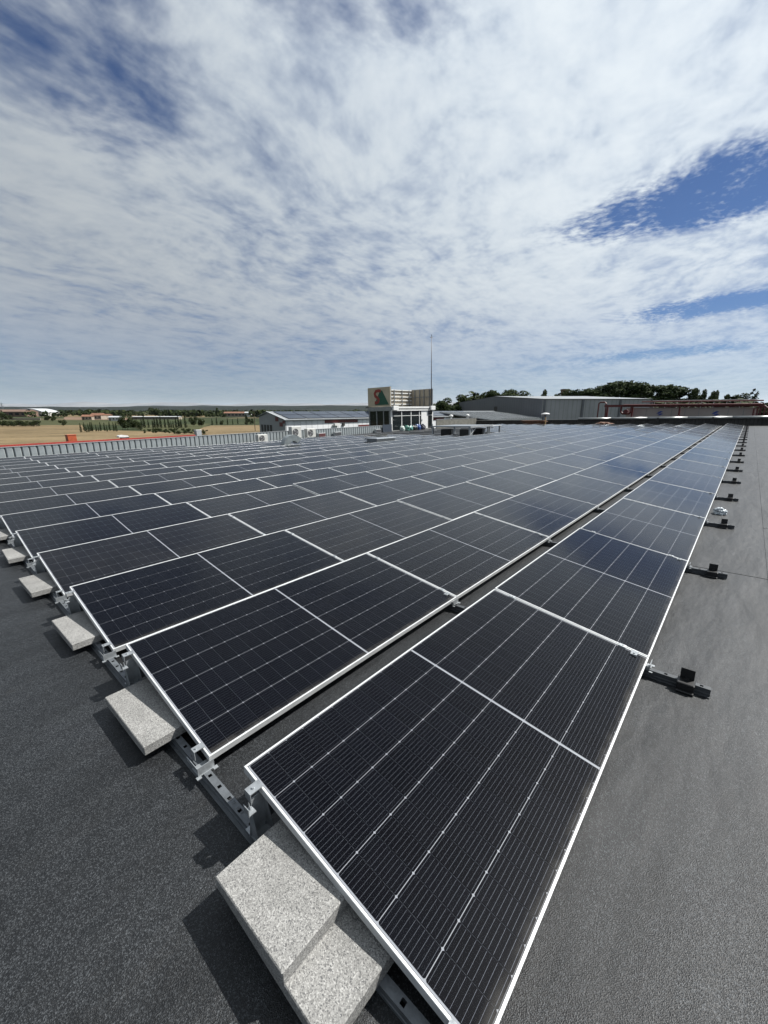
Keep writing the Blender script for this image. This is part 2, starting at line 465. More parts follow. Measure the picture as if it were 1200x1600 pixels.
# ------------------------------------------------------------------ mounting rails
RX0 = .622
def rail_mesh(y0, y1, holes_to):
    w = .017; h = .050; b = MB()
    # side webs and bottom flanges of the channel
    prof = [(-w, 0.0005), (-w - .014, .0005), (-w - .014, .003), (-w, .003), (-w, .018), (-w + .004, .022), (-w, .026), (-w, h)]
    for sg in (-1, 1):
        o = len(b.v)
        for yy in (y0, y1):
            b.v += [(sg * p[0], yy, p[1]) for p in prof]
        k = len(prof)
        for i in range(k - 1): b.f.append((o + i, o + i + 1, o + k + i + 1, o + k + i))
    # top plate with punched square holes
    hh = .0085; y = y0; step = .091
    def quad(xa, xb, ya, yb, z=h): b.add([(xa, ya, z), (xb, ya, z), (xb, yb, z), (xa, yb, z)], [(0, 1, 2, 3)])
    while y + step < holes_to:
        ya = y + step / 2 - hh; yb = ya + 2 * hh
        quad(-w, w, y, ya); quad(-w, -hh, ya, yb); quad(hh, w, ya, yb); quad(-w, w, yb, y + step)
        y += step
    quad(-w, w, y, y1)
    return b.mesh('rail_channel', M_RAIL)
Y_END = Y0 + PITY * 15 + PW + .1
ME_RAIL0 = rail_mesh(-.07, Y_END, 9.0)
ME_RAIL = rail_mesh(-.05, Y_END, 1.9)
M_RAILD = simple('shaded_rail_steel', (.085, .092, .10), .5, .2, .14, 18)  # darker rail steel: shade on the rail sides is put into the colour
ME_RAIL.materials[0] = M_RAILD
def low_bracket():
    b = MB()
    # saddle over the rail with two flared feet, upright plate and lip in front of the panel edge
    b.box(-.040, .040, -.030, .035, .0505, .0545)
    b.box(-.052, -.030, -.050, -.030, .046, .050); b.box(.030, .052, -.050, -.030, .046, .050)
    b.box(-.040, .040, -.033, -.030, .0505, .094)
    b.prism([(-.040, .0505), (.040, .0505), (.046, .040), (.030, .040), (.024, .0475), (-.024, .0475), (-.030, .040), (-.046, .040)], -.036, -.033, 'y')
    b.box(-.036, -.033, -.030, .10, .0545, .078)
    # tab clamped on the frame end
    b.box(-.012, .038, .050, .088, .1140, .1175)
    b.box(-.015, -.012, .050, .088, .070, .1175)
    b.tube([(0, .068, .117), (0, .068, .1235)], .006, 6)
    return b.mesh('low_bracket', M_GALV)
ME_LOWB = low_bracket()
def high_bracket():
    b = MB()
    ht = .225
    b.box(-.03, .045, -.045, .045, .0505, .054)
    b.prism([(-.035, .054), (.050, .054), (.050, ht), (-.010, ht)], .0, .003, 'y')
    b.prism([(.0, .054), (-.06, .054), (-.004, ht), (.0, ht)], -.026, -.0235, 'x')
    b.prism([(.0, .054), (-.06, .054), (-.004, ht), (.0, ht)], .044, .047, 'x')
    b.box(-.045, -.012, -.035, .003, ht - .035, ht - .031)
    b.box(-.045, -.042, -.035, .003, ht - .031, ht)
    b.box(-.020, .036, -.020, .022, ht + .0395, ht + .0435)
    b.box(-.023, -.020, -.020, .022, ht + .005, ht + .0435)
    b.tube([(.002, 0, ht + .043), (.002, 0, ht + .049)], .0065, 6)
    return b.mesh('high_bracket', M_GALV)
ME_HIGHB = high_bracket()
def clip_mesh():
    b = MB()
    b.bbox(-.055, .034, -.045, .045, .001, .058, .004)
    b.box(.010, .020, -.036, .036, .056, .125)
    b.box(-.02, .010, -.012, .012, .056, .068)
    b.bbox(-.072, .060, -.045, .045, .0005, .012, .003)
    return b.mesh('rail_clip', M_BLACKP)
ME_CLIP = clip_mesh()
for n in range(21):
    x = RX0 + n * PITX - (.0 if n == 0 else .045)
    if n == 20: x += .06
    who = 'punched steel mounting rail under the near ends of all panel rows' if n == 0 else f'steel mounting rail crossing the rows at the {ORD[n]} panel joint, black clip at its end'
    if n == 20: who = 'steel mounting rail under the far ends of the panel rows'
    t = thing('mounting_rail', who, 'rail', (x, 0, .0095 if n else .0), 0, 'mounting rails under the panel rows')
    obj('rail_channel', ME_RAIL0 if n == 0 else ME_RAIL, t)
    if n:
        obj('rail_clip', ME_CLIP, t, (0, .07, 0))
    rows = range(1, 10) if n == 0 else (range(1, 3) if n < 9 else ())
    for r in rows:
        yl = Y0 + PITY * (r - 1)
        if n == 0:
            obj('low_bracket', ME_LOWB, t, (0, yl + .012, 0))
            yh = yl + math.cos(TILT) * (PW - .115)
            obj('high_bracket', ME_HIGHB, t, (0, yh, 0))
        else:
            b = obj('low_bracket', ME_LOWB, t, (.02, yl + .012, -.006))
tx = bpy.data.curves.new('stamp', 'FONT'); tx.body = '10 TF'; tx.size = .026; tx.align_x = 'CENTER'; tx.align_y = 'CENTER'
txo = bpy.data.objects.new('stamp', tx); dg = bpy.context.evaluated_depsgraph_get()
COL.objects.link(txo); bpy.context.view_layer.update()
tm = bpy.data.meshes.new_from_object(txo.evaluated_get(bpy.context.evaluated_depsgraph_get()))
bpy.data.objects.remove(txo)
tm.materials.clear(); tm.materials.append(M_SEAL)
rail0 = next(o for o in ROOF if o.name == 'mounting_rail')
for yy in (1.50, 1.432):
    o = obj('stamped_mark', tm, rail0, (0, yy, .0506)); o.rotation_euler = (0, 0, R(-90)); o.scale = (.8, .8, 1)
# sheet-metal plates closing the back of each row
for r in range(1, 10):
    yh = Y0 + PITY * (r - 1) + math.cos(TILT) * (PW - .10)
    b = MB()
    b.prism([(0, .056), (.003, .056), (.043, .225), (.040, .225)], .66, 2.88, 'x')
    b.prism([(-.018, .056), (0, .056), (.040, .225), (.026, .225)], .66, .663, 'x')
    o = obj('deflector_plate', b.mesh('deflector_plate', M_GALVD), loc=(0, yh, 0))
    tag(o, f'grey sheet steel deflector standing under the high near edge of the {ORD[r]} row', 'deflector', 'deflector plates behind the rows')

# ------------------------------------------------------------------ concrete ballast slabs
rnd = random.Random(5)
def slab(name_label, cx, cy, z0, lx, ly, rz, b=.0035, th=.05):
    me = MB().bbox(-lx / 2, lx / 2, -ly / 2, ly / 2, 0, th, b).mesh('ballast_slab', M_SLAB)
    o = obj('ballast_slab', me); o.location = (cx, cy, z0); o.rotation_euler = (0, 0, rz)
    return tag(o, name_label, 'slab', 'concrete slabs weighing down the near row ends')
slab('speckled concrete slab beneath another slab, at the near end of the first row', .612, .900, .0515, .41, .60, R(-1.0))
slab('speckled concrete slab lying on top of another slab at the first row', .700, .990, .1030, .60, .395, R(.4))
for r in range(2, 10):
    slab(f'speckled concrete slab on the rail at the near end of the {ORD[r]} row', .652 + rnd.uniform(-.012, .012),
         Y0 + PITY * (r - 1) + .607 + rnd.uniform(-.02, .02), .0515, .40, .60, R(rnd.uniform(-1.2, 1.6)))

# ------------------------------------------------------------------ plastic bag on the membrane
def lump(mat_, r=(.1, .1, .07), seed=0, amp=.35, sub=3, fold=3.0, flat=True):
    import bmesh
    bm = bmesh.new(); bmesh.ops.create_icosphere(bm, subdivisions=sub, radius=1)
    of = Vector((seed * 7.1, seed * 3.3, seed * 1.7))
    for v in bm.verts:
        d = 1 + amp * noise.noise(v.co * fold + of) + amp * .6 * noise.noise(v.co * fold * 2.6 + of)
        v.co = Vector((v.co.x * r[0] * d, v.co.y * r[1] * d, v.co.z * r[2] * d))
        if flat and v.co.z < -.55 * r[2]: v.co.z = -.55 * r[2] - (.0 if v.co.z > -.6 * r[2] else .0)
    m = bpy.data.meshes.new('lump'); bm.to_mesh(m); bm.free(); m.materials.append(mat_)
    return m
M_BAG = simple('white_plastic_film', (.60, .66, .70), .3, 0, .12, 14, .5, 40)
o = obj('plastic_bag', lump(M_BAG, (.105, .075, .065), 2, .40, 4, 1.8)); o.location = (8.44, .16, .046); o.rotation_euler = (0, 0, R(35))
tag(o, 'crumpled white plastic bag lying on the membrane beside the first row', 'bag')

# ------------------------------------------------------------------ parapet on the left
M_SHEET = simple('grey_parapet_sheet', (.40, .44, .45), .42, .25, .10, 3, .1, 30)
M_SHEETB = simple('beige_parapet_sheet', (.46, .44, .38), .6, 0, .12, 2)
M_DARKG = simple('dark_gap', (.03, .032, .035), .7)
M_CAP = simple('pale_metal_cap', (.52, .54, .55), .4, .3, .08)
M_REDCAP = simple('red_metal_cap', (.42, .045, .03), .45, 0, .12, 2)
PY0, PY1 = 25.05, 26.9            # the parapet's line is not quite parallel to the rows
PXA, PXB = -4.0, 31.6
def par_y(x): return PY0 + (x - 2.4) / (28.2 - 2.4) * (PY1 - PY0)
pang = math.atan2(PY1 - PY0, 28.2 - 2.4)
pl = thing('metal_parapet', 'low grey sheet-metal parapet along the left edge of the roof', 'parapet', (PXA, par_y(PXA), 0), pang)
LEN = (PXB - PXA) / math.cos(pang); NS = int(LEN / .285); SW = LEN / NS; PH = .66
obj('backing', MB().box(0, LEN, .045, .075, 0, PH - .012).mesh('parapet_backing', M_DARKG), pl)
me = MB().prism([(.013, .028), (.05, 0.0), (SW - .05, 0.0), (SW - .013, .028), (SW - .013, .040), (.013, .040)], .0, PH - .02).mesh('parapet_sheet', M_SHEET)
rnd = random.Random(21)
for i in range(NS):
    obj('sheet', me, pl, (i * SW, rnd.uniform(-.004, .004), rnd.uniform(-.006, .006)))
LR = 15.6
capm = [(-.02, PH - .015), (-.02, PH + .012), (.12, PH + .012), (.12, PH - .015)]
obj('cap', MB().prism([(p[0], p[1]) for p in capm], LR, LEN, 'x').mesh('parapet_cap', M_CAP), pl)
obj('cap', MB().prism([(p[0], p[1] - .004) for p in capm], 0, LR, 'x').mesh('parapet_cap', M_CAP), pl)
# red edge trim just behind the near part
o = obj('red_edge_trim', MB().prism([(.16, .0), (.16, PH + .085), (.34, PH + .085), (.34, 0)], 0, LR, 'x').mesh('red_edge_trim', M_REDCAP)); 
o.location = (PXA, par_y(PXA), 0); o.rotation_euler = (0, 0, pang); tag(o, 'red metal edge trim running behind the grey left parapet', 'trim')
def on_par(x, off=0.0): return (x - math.sin(pang) * off, par_y(x) + math.cos(pang) * off)
M_ORANGE = simple('orange_metal', (.50, .10, .03), .5, 0, .1)
x, y = on_par(5.3, .75)
t = thing('chimney_box', 'orange metal chimney box rising behind the left parapet', 'chimney', (x, y, 0), pang)
obj('casing', MB().bbox(-.19, .19, -.18, .18, -.0, 1.04, .01).mesh('casing', M_ORANGE), t)
obj('lid', MB().bbox(-.205, .205, -.195, .195, 1.04, 1.07, .01).mesh('lid', M_ORANGE), t)
M_WHITE = simple('white_paint', (.70, .70, .68), .5, 0, .06, k=.85)
M_DARK = simple('dark_brown_metal', (.05, .035, .03), .5)
x, y = on_par(7.7, .8)
t = thing('roof_ventilator', 'small white roof ventilator with dark side behind the left parapet', 'ventilator', (x, y, 0), pang)
obj('base', MB().bbox(-.1, .27, -.17, .15, 0, .80, .01).mesh('base', M_DARK), t)
obj('hood', MB().prism([(-.24, .80), (.26, .80), (.22, .88), (.0, .92), (-.18, .91), (-.24, .87)], -.16, .16, 'y').mesh('hood', M_WHITE), t)
x, y = on_par(11.9, .45)
t = thing('white_box', 'small pale box where the red trim ends on the left parapet', 'box', (x, y, 0), pang)
obj('body', MB().bbox(-.17, .17, -.15, .15, 0, 1.0, .01).mesh('body', M_CAP), t)
obj('lid', MB().bbox(-.185, .185, -.165, .165, 1.0, 1.025, .008).mesh('lid', M_WHITE), t)

# ------------------------------------------------------------------ outdoor air-conditioning units by the parapet
M_ACW = simple('ac_casing', (.68, .68, .64), .45, 0, .05)
M_GRILL = simple('ac_grille', (.07, .07, .075), .5)
M_FAN = simple('ac_fan', (.30, .30, .31), .4)
def ac_unit(x, y, z, w, h, dpt, label, rz, two=False):
    t = thing('air_conditioner', label, 'air conditioner', (x, y, z), rz, 'outdoor units along the left parapet')
    obj('casing', MB().bbox(-w / 2, w / 2, 0, dpt, .04, h, .02).mesh('casing', M_ACW), t)
    rr = min(h * .40, w * .30); cx = -w * .12
    ring = MB()
    k = 20
    for a in range(k):
        an = 2 * math.pi * a / k
        ring.v += [(cx + math.cos(an) * rr, -.004, h * .52 + math.sin(an) * rr)]
    ring.f = [tuple(range(k))]
    obj('fan_opening', ring.mesh('fan_opening', M_GRILL), t)
    bl = MB()
    for a in range(3):
        an = 2 * math.pi * a / 3
        p = []
        for s_, q in ((.12, 0), (.9, -.25), (.95, .35), (.2, .5)):
            p.append((cx + math.cos(an + q) * rr * s_, h * .52 + math.sin(an + q) * rr * s_))
        bl.prism(p, -.012, -.008, 'y')
    obj('fan_blade', bl.mesh('fan_blade', M_FAN), t)
    gr = MB()
    for q in range(1, 4):
        c2 = [(cx + math.cos(2 * math.pi * a / 16) * rr * q / 3, -.02, h * .52 + math.sin(2 * math.pi * a / 16) * rr * q / 3) for a in range(17)]
        gr.tube(c2, .005, 4, False)
    obj('guard', gr.mesh('guard', M_ACW), t)
    for sx in (-1, 1):
        obj('foot', MB().box(sx * w * .32 - .03, sx * w * .32 + .03, .02, dpt - .02, 0, .04).mesh('foot', M_GRILL), t)
    return t
ac_unit(15.75, 24.95, .0, .80, .56, .32, 'small white air conditioner low on the roof left of the taller unit', pang)
ac_unit(18.75, 25.15, .12, .92, .86, .36, 'tall white air conditioner right behind the curved duct', pang)
ac_unit(20.15, 25.15, .10, .90, .68, .34, 'white air conditioner just right of the tall unit by the parapet', pang)
M_DKRED = simple('dark_red_paint', (.13, .02, .018), .5)
for (xx, lab, mm) in ((22.0, 'dark red grille box at the foot of the left parapet', M_DKRED), (23.9, 'black grille box at the foot of the left parapet', M_GRILL), (29.5, 'black vent in the parapet nearest the glazed rooftop room', M_GRILL)):
    x, y = on_par(xx, -.32)
    t = thing('vent_box', lab, 'vent', (x, y, 0), pang)
    obj('body', MB().bbox(-.40, .40, 0, .25, 0, .34, .01).mesh('body', M_CAP), t)
    for q in range(4):
        obj('louvre', MB().box(-.36, .36, -.02, .0, .05 + q * .07, .10 + q * .07).mesh('louvre', mm), t)

# ------------------------------------------------------------------ curved duct, pipe and vent box among the panels
M_DUCT = simple('duct_metal', (.42, .46, .46), .38, .45, .10, 4, .1, 20)
t = thing('curved_duct', 'large grey goose-neck metal duct rising among the panels', 'duct', (13.2, 18.35, 0), R(-14))
def duct():
    b = MB(); w = .27; k = 10
    # rectangular section swept over a half circle: rises, turns and points down
    rs = [(0, 0, .0, 0)]
    ri, ro = .22, .72
    sec = []
    sec.append(((-ro + .47), (-ri + .47), 0.0, 'v'))
    vs = []
    path = [(-.25, 0.02), (-.25, .26)]
    for i in range(k + 1):
        a = math.pi - math.pi * .86 * i / k
        path.append((.10 + .35 * math.cos(a), .27 + .32 * math.sin(a)))
    hw = .17
    for i, (px, pz) in enumerate(path):
        q0 = path[max(i - 1, 0)]; q1 = path[min(i + 1, len(path) - 1)]
        tx, tz = q1[0] - q0[0], q1[1] - q0[1]; l = math.hypot(tx, tz); nx, nz = -tz / l, tx / l
        sc = 1.0
        vs.append([(px + nx * hw * sc, -w, pz + nz * hw * sc), (px + nx * hw * sc, w, pz + nz * hw * sc), (px - nx * hw * .86, w, pz - nz * hw * .86), (px - nx * hw * .86, -w, pz - nz * hw * .86)])
    for q in vs: b.v += q
    for i in range(len(vs) - 1):
        for c in range(4):
            d = (c + 1) % 4
            b.f.append((i * 4 + c, i * 4 + d, i * 4 + 4 + d, i * 4 + 4 + c))
    return b.mesh('duct_body', M_DUCT)
obj('body', duct(), t)
obj('flange', MB().bbox(-.50, .0, -.33, .33, 0, .05, .006).mesh('flange', M_GALVD), t)
o = obj('drain_pipe', MB().tube([(11.3, 18.22, .20), (13.0, 17.86, .20), (15.6, 17.82, .20)], .055, 8).mesh('drain_pipe', M_WHITE, True))
tag(o, 'white pipe lying along the panel edge beside the curved duct', 'pipe')
t = thing('roof_hatch', 'low pale roof box with dark lid sunk among the panels', 'roof box', (17.6, 15.75, 0), R(-4))
obj('body', MB().bbox(-.72, .72, -.42, .42, 0, .36, .01).mesh('body', M_ACW), t)
obj('side_panel', MB().box(-.7235, -.7205, -.40, .40, .02, .33).mesh('side_panel', M_GALVD), t)
obj('lid', MB().bbox(-.80, .80, -.50, .50, .36, .42, .01).mesh('lid', M_GALVD), t)

# ------------------------------------------------------------------ steel platform with dark boxes beneath
t = thing('steel_platform', 'grey steel platform on legs standing among the panels', 'platform', (27.5, 15.8, 0))
obj('deck', MB().bbox(-2.3, 1.0, -1.5, 1.75, .72, .80, .01).mesh('deck', M_GALVD), t)
obj('deck', MB().bbox(.85, 2.35, -1.55, -.35, .66, .715, .01).mesh('deck', M_CAP), t)
for (lx, ly) in ((-2.2, 1.65), (-2.2, -1.4), (.6, -1.45), (2.25, -1.45), (.7, 1.6), (2.25, -.45)):
    obj('leg', MB().box(lx - .05, lx + .05, ly - .05, ly + .05, 0, .71 if lx < 1.5 else .655).mesh('leg', M_GALV), t)
obj('brace', MB().tube([(-2.2, -1.35, .08), (-1.4, -1.45, .66)], .03, 6).mesh('brace', M_CAP), t)
obj('rim', MB().box(-2.32, 1.02, -1.54, -1.502, .68, .81).mesh('rim', M_CAP), t)
for (bx, by, lab) in ((26.1, 16.75, 'black machine box under the left end of the steel platform'), (25.6, 14.85, 'black machine box under the near corner of the steel platform'), (27.6, 14.9, 'dark machine box under the right part of the steel platform')):
    q = thing('machine_box', lab, 'machine', (bx, by, 0), R(4))
    obj('casing', MB().bbox(-.30, .30, -.36, .36, .05, .55, .015).mesh('casing', M_BLACKP), q)
    obj('foot', MB().box(-.28, .28, -.34, -.26, 0, .05).mesh('foot', M_GALV), q)
    obj('foot', MB().box(-.28, .28, .26, .34, 0, .05).mesh('foot', M_GALV), q)
    obj('side_panel', MB().box(-.02, .28, -.3625, -.3605, .10, .50).mesh('side_panel', M_GALV), q)

# ------------------------------------------------------------------ far parapet and the beige one beyond the rooftop room
M_DKCORR = simple('dark_corrugated_sheet', (.055, .052, .048), .6, .1, .2, 2)
t = thing('beige_parapet', 'beige ribbed parapet right of the glazed rooftop room', 'parapet', (39.8, 27.0, 0))
b = MB()
for i in range(64):
    b.prism([(i * .145 + .02, 0), (i * .145 + .05, -.04), (i * .145 + .10, -.04), (i * .145 + .13, 0), (i * .145 + .13, .02), (i * .145 + .02, .02)], 0, .98)
obj('ribs', b.mesh('ribs', M_SHEETB), t)['kind'] = 'stuff'
obj('backing', MB().box(0, 9.3, .025, .06, 0, .95).mesh('backing', M_SHEETB), t)
obj('cap', MB().box(0, 9.3, -.06, .09, .981, 1.02).mesh('cap', M_CAP), t)
for (xx, lab) in ((43.3, 'left'), (47.2, 'right')):
    q = thing('roof_vent', f'small white roof vent standing behind the beige parapet, {lab} one', 'vent', (xx, 27.25, 0))
    obj('pipe', MB().tube([(0, 0, 0), (0, 0, 1.15)], .12, 10).mesh('pipe', M_WHITE, True), q)
    obj('hood', MB().tube([(0, 0, 1.15), (0, 0, 1.22), (0, 0, 1.42), (0, 0, 1.50)], [.12, .24, .24, .08], 10).mesh('hood', M_WHITE, True), q)

t = thing('far_parapet', 'dark ribbed parapet with rounded metal coping at the far roof edge', 'parapet', (X_FAR, -12, 0))
b = MB()
for i in range(150):
    yy = i * .26
    b.prism([(0, yy + .03), (-.035, yy + .08), (-.035, yy + .18), (0, yy + .23), (.02, yy + .23), (.02, yy + .03)], 0, .60)
obj('ribs', b.mesh('ribs', M_DKCORR), t)['kind'] = 'stuff'
obj('backing', MB().box(.025, .10, 0, 39.2, 0, .62).mesh('backing', M_DKCORR), t)
M_COPE = simple('worn_zinc_coping', (.33, .34, .33), .35, .5, .18, 1.2)
cp = []
for i in range(9):
    a = math.pi * i / 8
    cp.append((.08 - .24 * math.cos(a), .66 + .20 * math.sin(a)))
b = MB()
for k in range(8):
    y0 = k * 3.3; y1 = y0 + 3.28
    q = MB().prism(list(reversed(cp)), y0, y1, 'y')
    obj('coping', q.mesh('coping', M_COPE, True), t)
obj('gutter', MB().box(-.17, .30, 0, 26.4, .605, .655).mesh('gutter', M_DKCORR), t)
for k in range(6):
    obj('bracket', MB().box(-.20, -.16, 1.6 + k * 4.3, 1.72 + k * 4.3, .35, .80).mesh('bracket', M_DKCORR), t)
obj('low_coping', MB().box(-.10, .20, 26.42, 39.2, .625, .68).mesh('low_coping', M_COPE), t)

M_RUST = simple('weathered_timber', (.20, .09, .05), .8, 0, .35, 5)
t = thing('timber_stack', 'stack of rusty brown timber pieces at the far parapet', 'stack', (48.0, 18.9, 0))
rnd = random.Random(9)
for i in range(7):
    for j in range(2):
        obj('board', MB().box(-.5, .5, -1.3 + rnd.uniform(-.2, .2), 1.2 + rnd.uniform(-.2, .3), .02 + i * .09, .09 + i * .09, Matrix.Rotation(rnd.uniform(-.06, .06), 4, 'Z') @ Matrix.Translation((j * .0, 0, 0))).mesh('board', M_RUST), t) if j == 0 else None
obj('post', MB().box(-.4, -.3, -1.5, -1.4, 0, 1.0).mesh('post', simple('yellow_timber', (.42, .27, .10), .7)), t)
t = thing('mushroom_vent', 'white mushroom-shaped roof vent above the timber stack', 'vent', (48.75, 17.9, 0))
obj('pipe', MB().tube([(0, 0, 0), (0, 0, 1.25)], .16, 10).mesh('pipe', M_GALVD, True), t)
obj('hood', MB().tube([(0, 0, 1.2), (0, 0, 1.28), (0, 0, 1.40), (0, 0, 1.47)], [.2, .5, .42, .12], 14).mesh('hood', M_WHITE, True), t)
t = thing('debris_pile', 'small reddish rubble heap on the far panels near the parapet', 'rubble', (47.9, 11.4, 0))
obj('rubble', lump(M_RUST, (.5, .8, .28), 4, .4, 3, 2.5), t, (0, 0, .15))

# ------------------------------------------------------------------ glazed rooftop room with sign and mast
M_TAN = simple('tan_sign_sheet', (.74, .63, .45), .6, 0, .06, 1.5)
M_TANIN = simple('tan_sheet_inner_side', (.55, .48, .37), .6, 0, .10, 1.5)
M_GREYT = simple('grey_fascia', (.40, .41, .40), .5, .1)
M_RED = simple('logo_red', (.40, .05, .03), .5, 0, .05)
M_GREEN = simple('logo_green', (.02, .13, .075), .5, 0, .05)
def make_pane():
    m, n, b = mat('dark_window_glass')
    b.inputs['Base Color'].default_value = (.012, .016, .017, 1)
    b.inputs['Roughness'].default_value = .06; b.inputs['Specular IOR Level'].default_value = .5
    return m
M_PANE = make_pane()
HX0, HX1, HY0, HY1 = 32.2, 39.6, 27.35, 30.45
t = thing('rooftop_room', 'glazed rooftop room with white frames and tan sign panels above', 'room', (0, 0, 0))
obj('floor', MB().box(HX0, HX1, HY0, HY1, 0, .08).mesh('floor', M_GREYT), t)
obj('rear_wall', MB().box(HX0, HX1, HY1 - .12, HY1, .08, 2.05).mesh('rear_wall', M_GREYT), t)
obj('side_wall', MB().box(HX1 - .12, HX1, HY0 + .13, HY1 - .13, .08, 2.05).mesh('side_wall', M_GREYT), t)
fxs = [HX0, 33.9, 35.5, 37.0, 38.55, HX1]
for i, x in enumerate(fxs):
    w = .09 if 0 < i < len(fxs) - 1 else .16
    xa = min(max(x - w / 2, HX0), HX1 - w)
    obj('mullion', MB().box(xa, xa + w, HY0 - .03, HY0 + .10, .08, 2.05).mesh('mullion', M_WHITE), t)
for i in range(5):
    xa, xb = fxs[i] + .085, fxs[i + 1] - .05
    if i == 3: xa = fxs[3] + .05 ; xb = 37.32
    p = obj('pane', MB().box(xa, xb, HY0 + .03, HY0 + .04, .1, 2.03).mesh('pane', M_PANE), t)
    obj('transom', MB().box(xa, xb, HY0 - .01, HY0 + .028, 1.50, 1.55).mesh('transom', M_WHITE), p)
dr = obj('door', MB().bbox(37.34, 38.49, HY0 - .03, HY0 + .02, .08, 2.03, .006).mesh('door', M_WHITE), t)
obj('handle', MB().box(37.42, 37.46, HY0 - .08, HY0 - .032, .9, 1.1).mesh('handle', M_STEEL), dr)
fys = [HY0 + .2, 28.35, 29.3, HY1]
obj('sill_wall', MB().box(HX0, HX0 + .12, HY0 + .12, HY1 - .14, .08, .55).mesh('sill_wall', M_DKCORR), t)
for i, y in enumerate(fys):
    ya = min(y, HY1 - .13)
    obj('mullion', MB().box(HX0 - .03, HX0 + .1, ya - .05, ya + .05, .55, 2.05).mesh('mullion', M_GREYT), t)
for i in range(3):
    obj('pane', MB().box(HX0 + .03, HX0 + .04, fys[i] + .055, fys[i + 1] - (.06 if i < 2 else .19), .56, 2.03).mesh('pane', M_PANE), t)
obj('fascia', MB().box(HX0 - .06, HX1 + .06, HY0 - .08, HY1 + .05, 2.052, 2.42).mesh('fascia', M_GREYT), t)
obj('fascia_trim', MB().box(HX0 - .08, HX1 + .08, HY0 - .115, HY0 - .082, 2.03, 2.12).mesh('fascia_trim', M_WHITE), t)
obj('fascia_trim', MB().box(HX0 + .2, HX1 - .9, HY0 - .115, HY0 - .082, 2.28, 2.46).mesh('fascia_trim', M_WHITE), t)
for x in (HX0 + .02, HX1 - .80):
    obj('lamp_box', MB().bbox(x, x + .85, HY0 - .34, HY0 - .118, 2.10, 2.52, .02).mesh('lamp_box', M_WHITE), t)
obj('roof_deck', MB().box(HX0, HX1, HY0, HY1, 2.422, 2.47).mesh('roof_deck', M_GREYT), t)
# sign panels: left one carries the logo on its outer face, the others are seen from inside
sg = obj('sign_panel', MB().box(HX0 - .05, HX0 + .02, HY0 + .02, HY1, 2.50, 4.40).mesh('sign_panel', M_TAN), t)
xs = HX0 - .056
def flat_x(poly, x, name, m, par):
    b = MB().prism([(q[0], q[1]) for q in poly], x - .012, x, 'x')
    return obj(name, b.mesh(name, m), par)
YC = 28.45; ZB = 2.66
# green slanted mark (viewed from outside, left is larger y)
flat_x([(YC + .98, ZB), (YC + .98, ZB + .22), (YC + .26, ZB + 1.42), (YC - .02, ZB + 1.42), (YC - .90, ZB)][::-1], xs, 'logo_green_shape', M_GREEN, sg)
spts = []
cy, cz = YC + .58, ZB + .78
for i in range(15):
    a = R(-20 + i * 18)
    spts.append((cy + math.cos(a) * .34 * (-1) * -1, cz + .33 + math.sin(a) * .30))
low = []
for i in range(12):
    a = R(70 - i * 20)
    low.append((cy - .02 + math.cos(a) * .36 * -1, cz - .28 + math.sin(a) * .30))
sband = MB()
path = [(cy - .42, cz + .60), (cy - .10, cz + .64), (cy + .24, cz + .58), (cy + .42, cz + .36), (cy + .34, cz + .12), (cy + .06, cz - .06), (cy - .12, cz - .26), (cy - .06, cz - .46), (cy + .18, cz - .56), (cy + .44, cz - .52)]
wd = .15
pv = []
for i, (a, c) in enumerate(path):
    q0 = path[max(i - 1, 0)]; q1 = path[min(i + 1, len(path) - 1)]
    ty, tz = q1[0] - q0[0], q1[1] - q0[1]; l = math.hypot(ty, tz); ny, nz = -tz / l, ty / l
    pv.append(((a + ny * wd, c + nz * wd), (a - ny * wd, c - nz * wd)))
for i in range(len(pv) - 1):
    sband.prism([pv[i][0], pv[i][1], pv[i + 1][1], pv[i + 1][0]], xs - .024, xs - .0125, 'x')
obj('logo_red_shape', sband.mesh('logo_red_shape', M_RED), sg)
bk = obj('sign_panel', MB().box(HX0 + .1, HX1 - .05, HY1 - .06, HY1, 2.50, 4.36).mesh('sign_panel', M_TANIN), t)
rt = obj('sign_panel', MB().box(HX1 - .04, HX1 + .03, HY0 + .05, HY1, 2.50, 4.42).mesh('sign_panel', M_TANIN), t)
for z in (2.75, 3.15, 3.55, 3.95, 4.28):
    obj('frame_rail', MB().box(HX0 + .1, HX1 - .1, HY1 - .16, HY1 - .10, z, z + .10).mesh('frame_rail', M_WHITE), bk)
for x in (33.4, 34.8, 36.2, 37.6, 38.9):
    obj('frame_post', MB().box(x, x + .07, HY1 - .24, HY1 - .17, 2.47, 4.34).mesh('frame_post', M_GALVD), bk)
for y in (27.75, 28.5, 29.1, 29.8):
    obj('frame_post', MB().box(HX1 - .13, HX1 - .06, y, y + .07, 2.47, 4.38).mesh('frame_post', M_GALVD), rt)
obj('frame_rail', MB().box(HX1 - .20, HX1 - .135, HY0 + .1, HY1 - .3, 3.5, 3.56).mesh('frame_rail', M_GALVD), rt)
for (x, y) in ((HX0 + .03, HY0 + .05), (HX1 - .11, HY0 + .0)):
    obj('corner_post', MB().box(x, x + .07, y - .04, y + .03, 2.47, 4.42).mesh('corner_post', M_GALV), t)
M_MAST = simple('mast_steel', (.16, .17, .19), .5, .2)
t = thing('antenna_mast', 'tall thin antenna mast rising from the glazed rooftop room', 'mast', (39.5, 27.5, 2.47))
obj('pole', MB().tube([(0, 0, 0), (0, 0, 3.2), (0, 0, 7.45)], [.055, .05, .035], 8).mesh('pole', M_MAST, True), t)
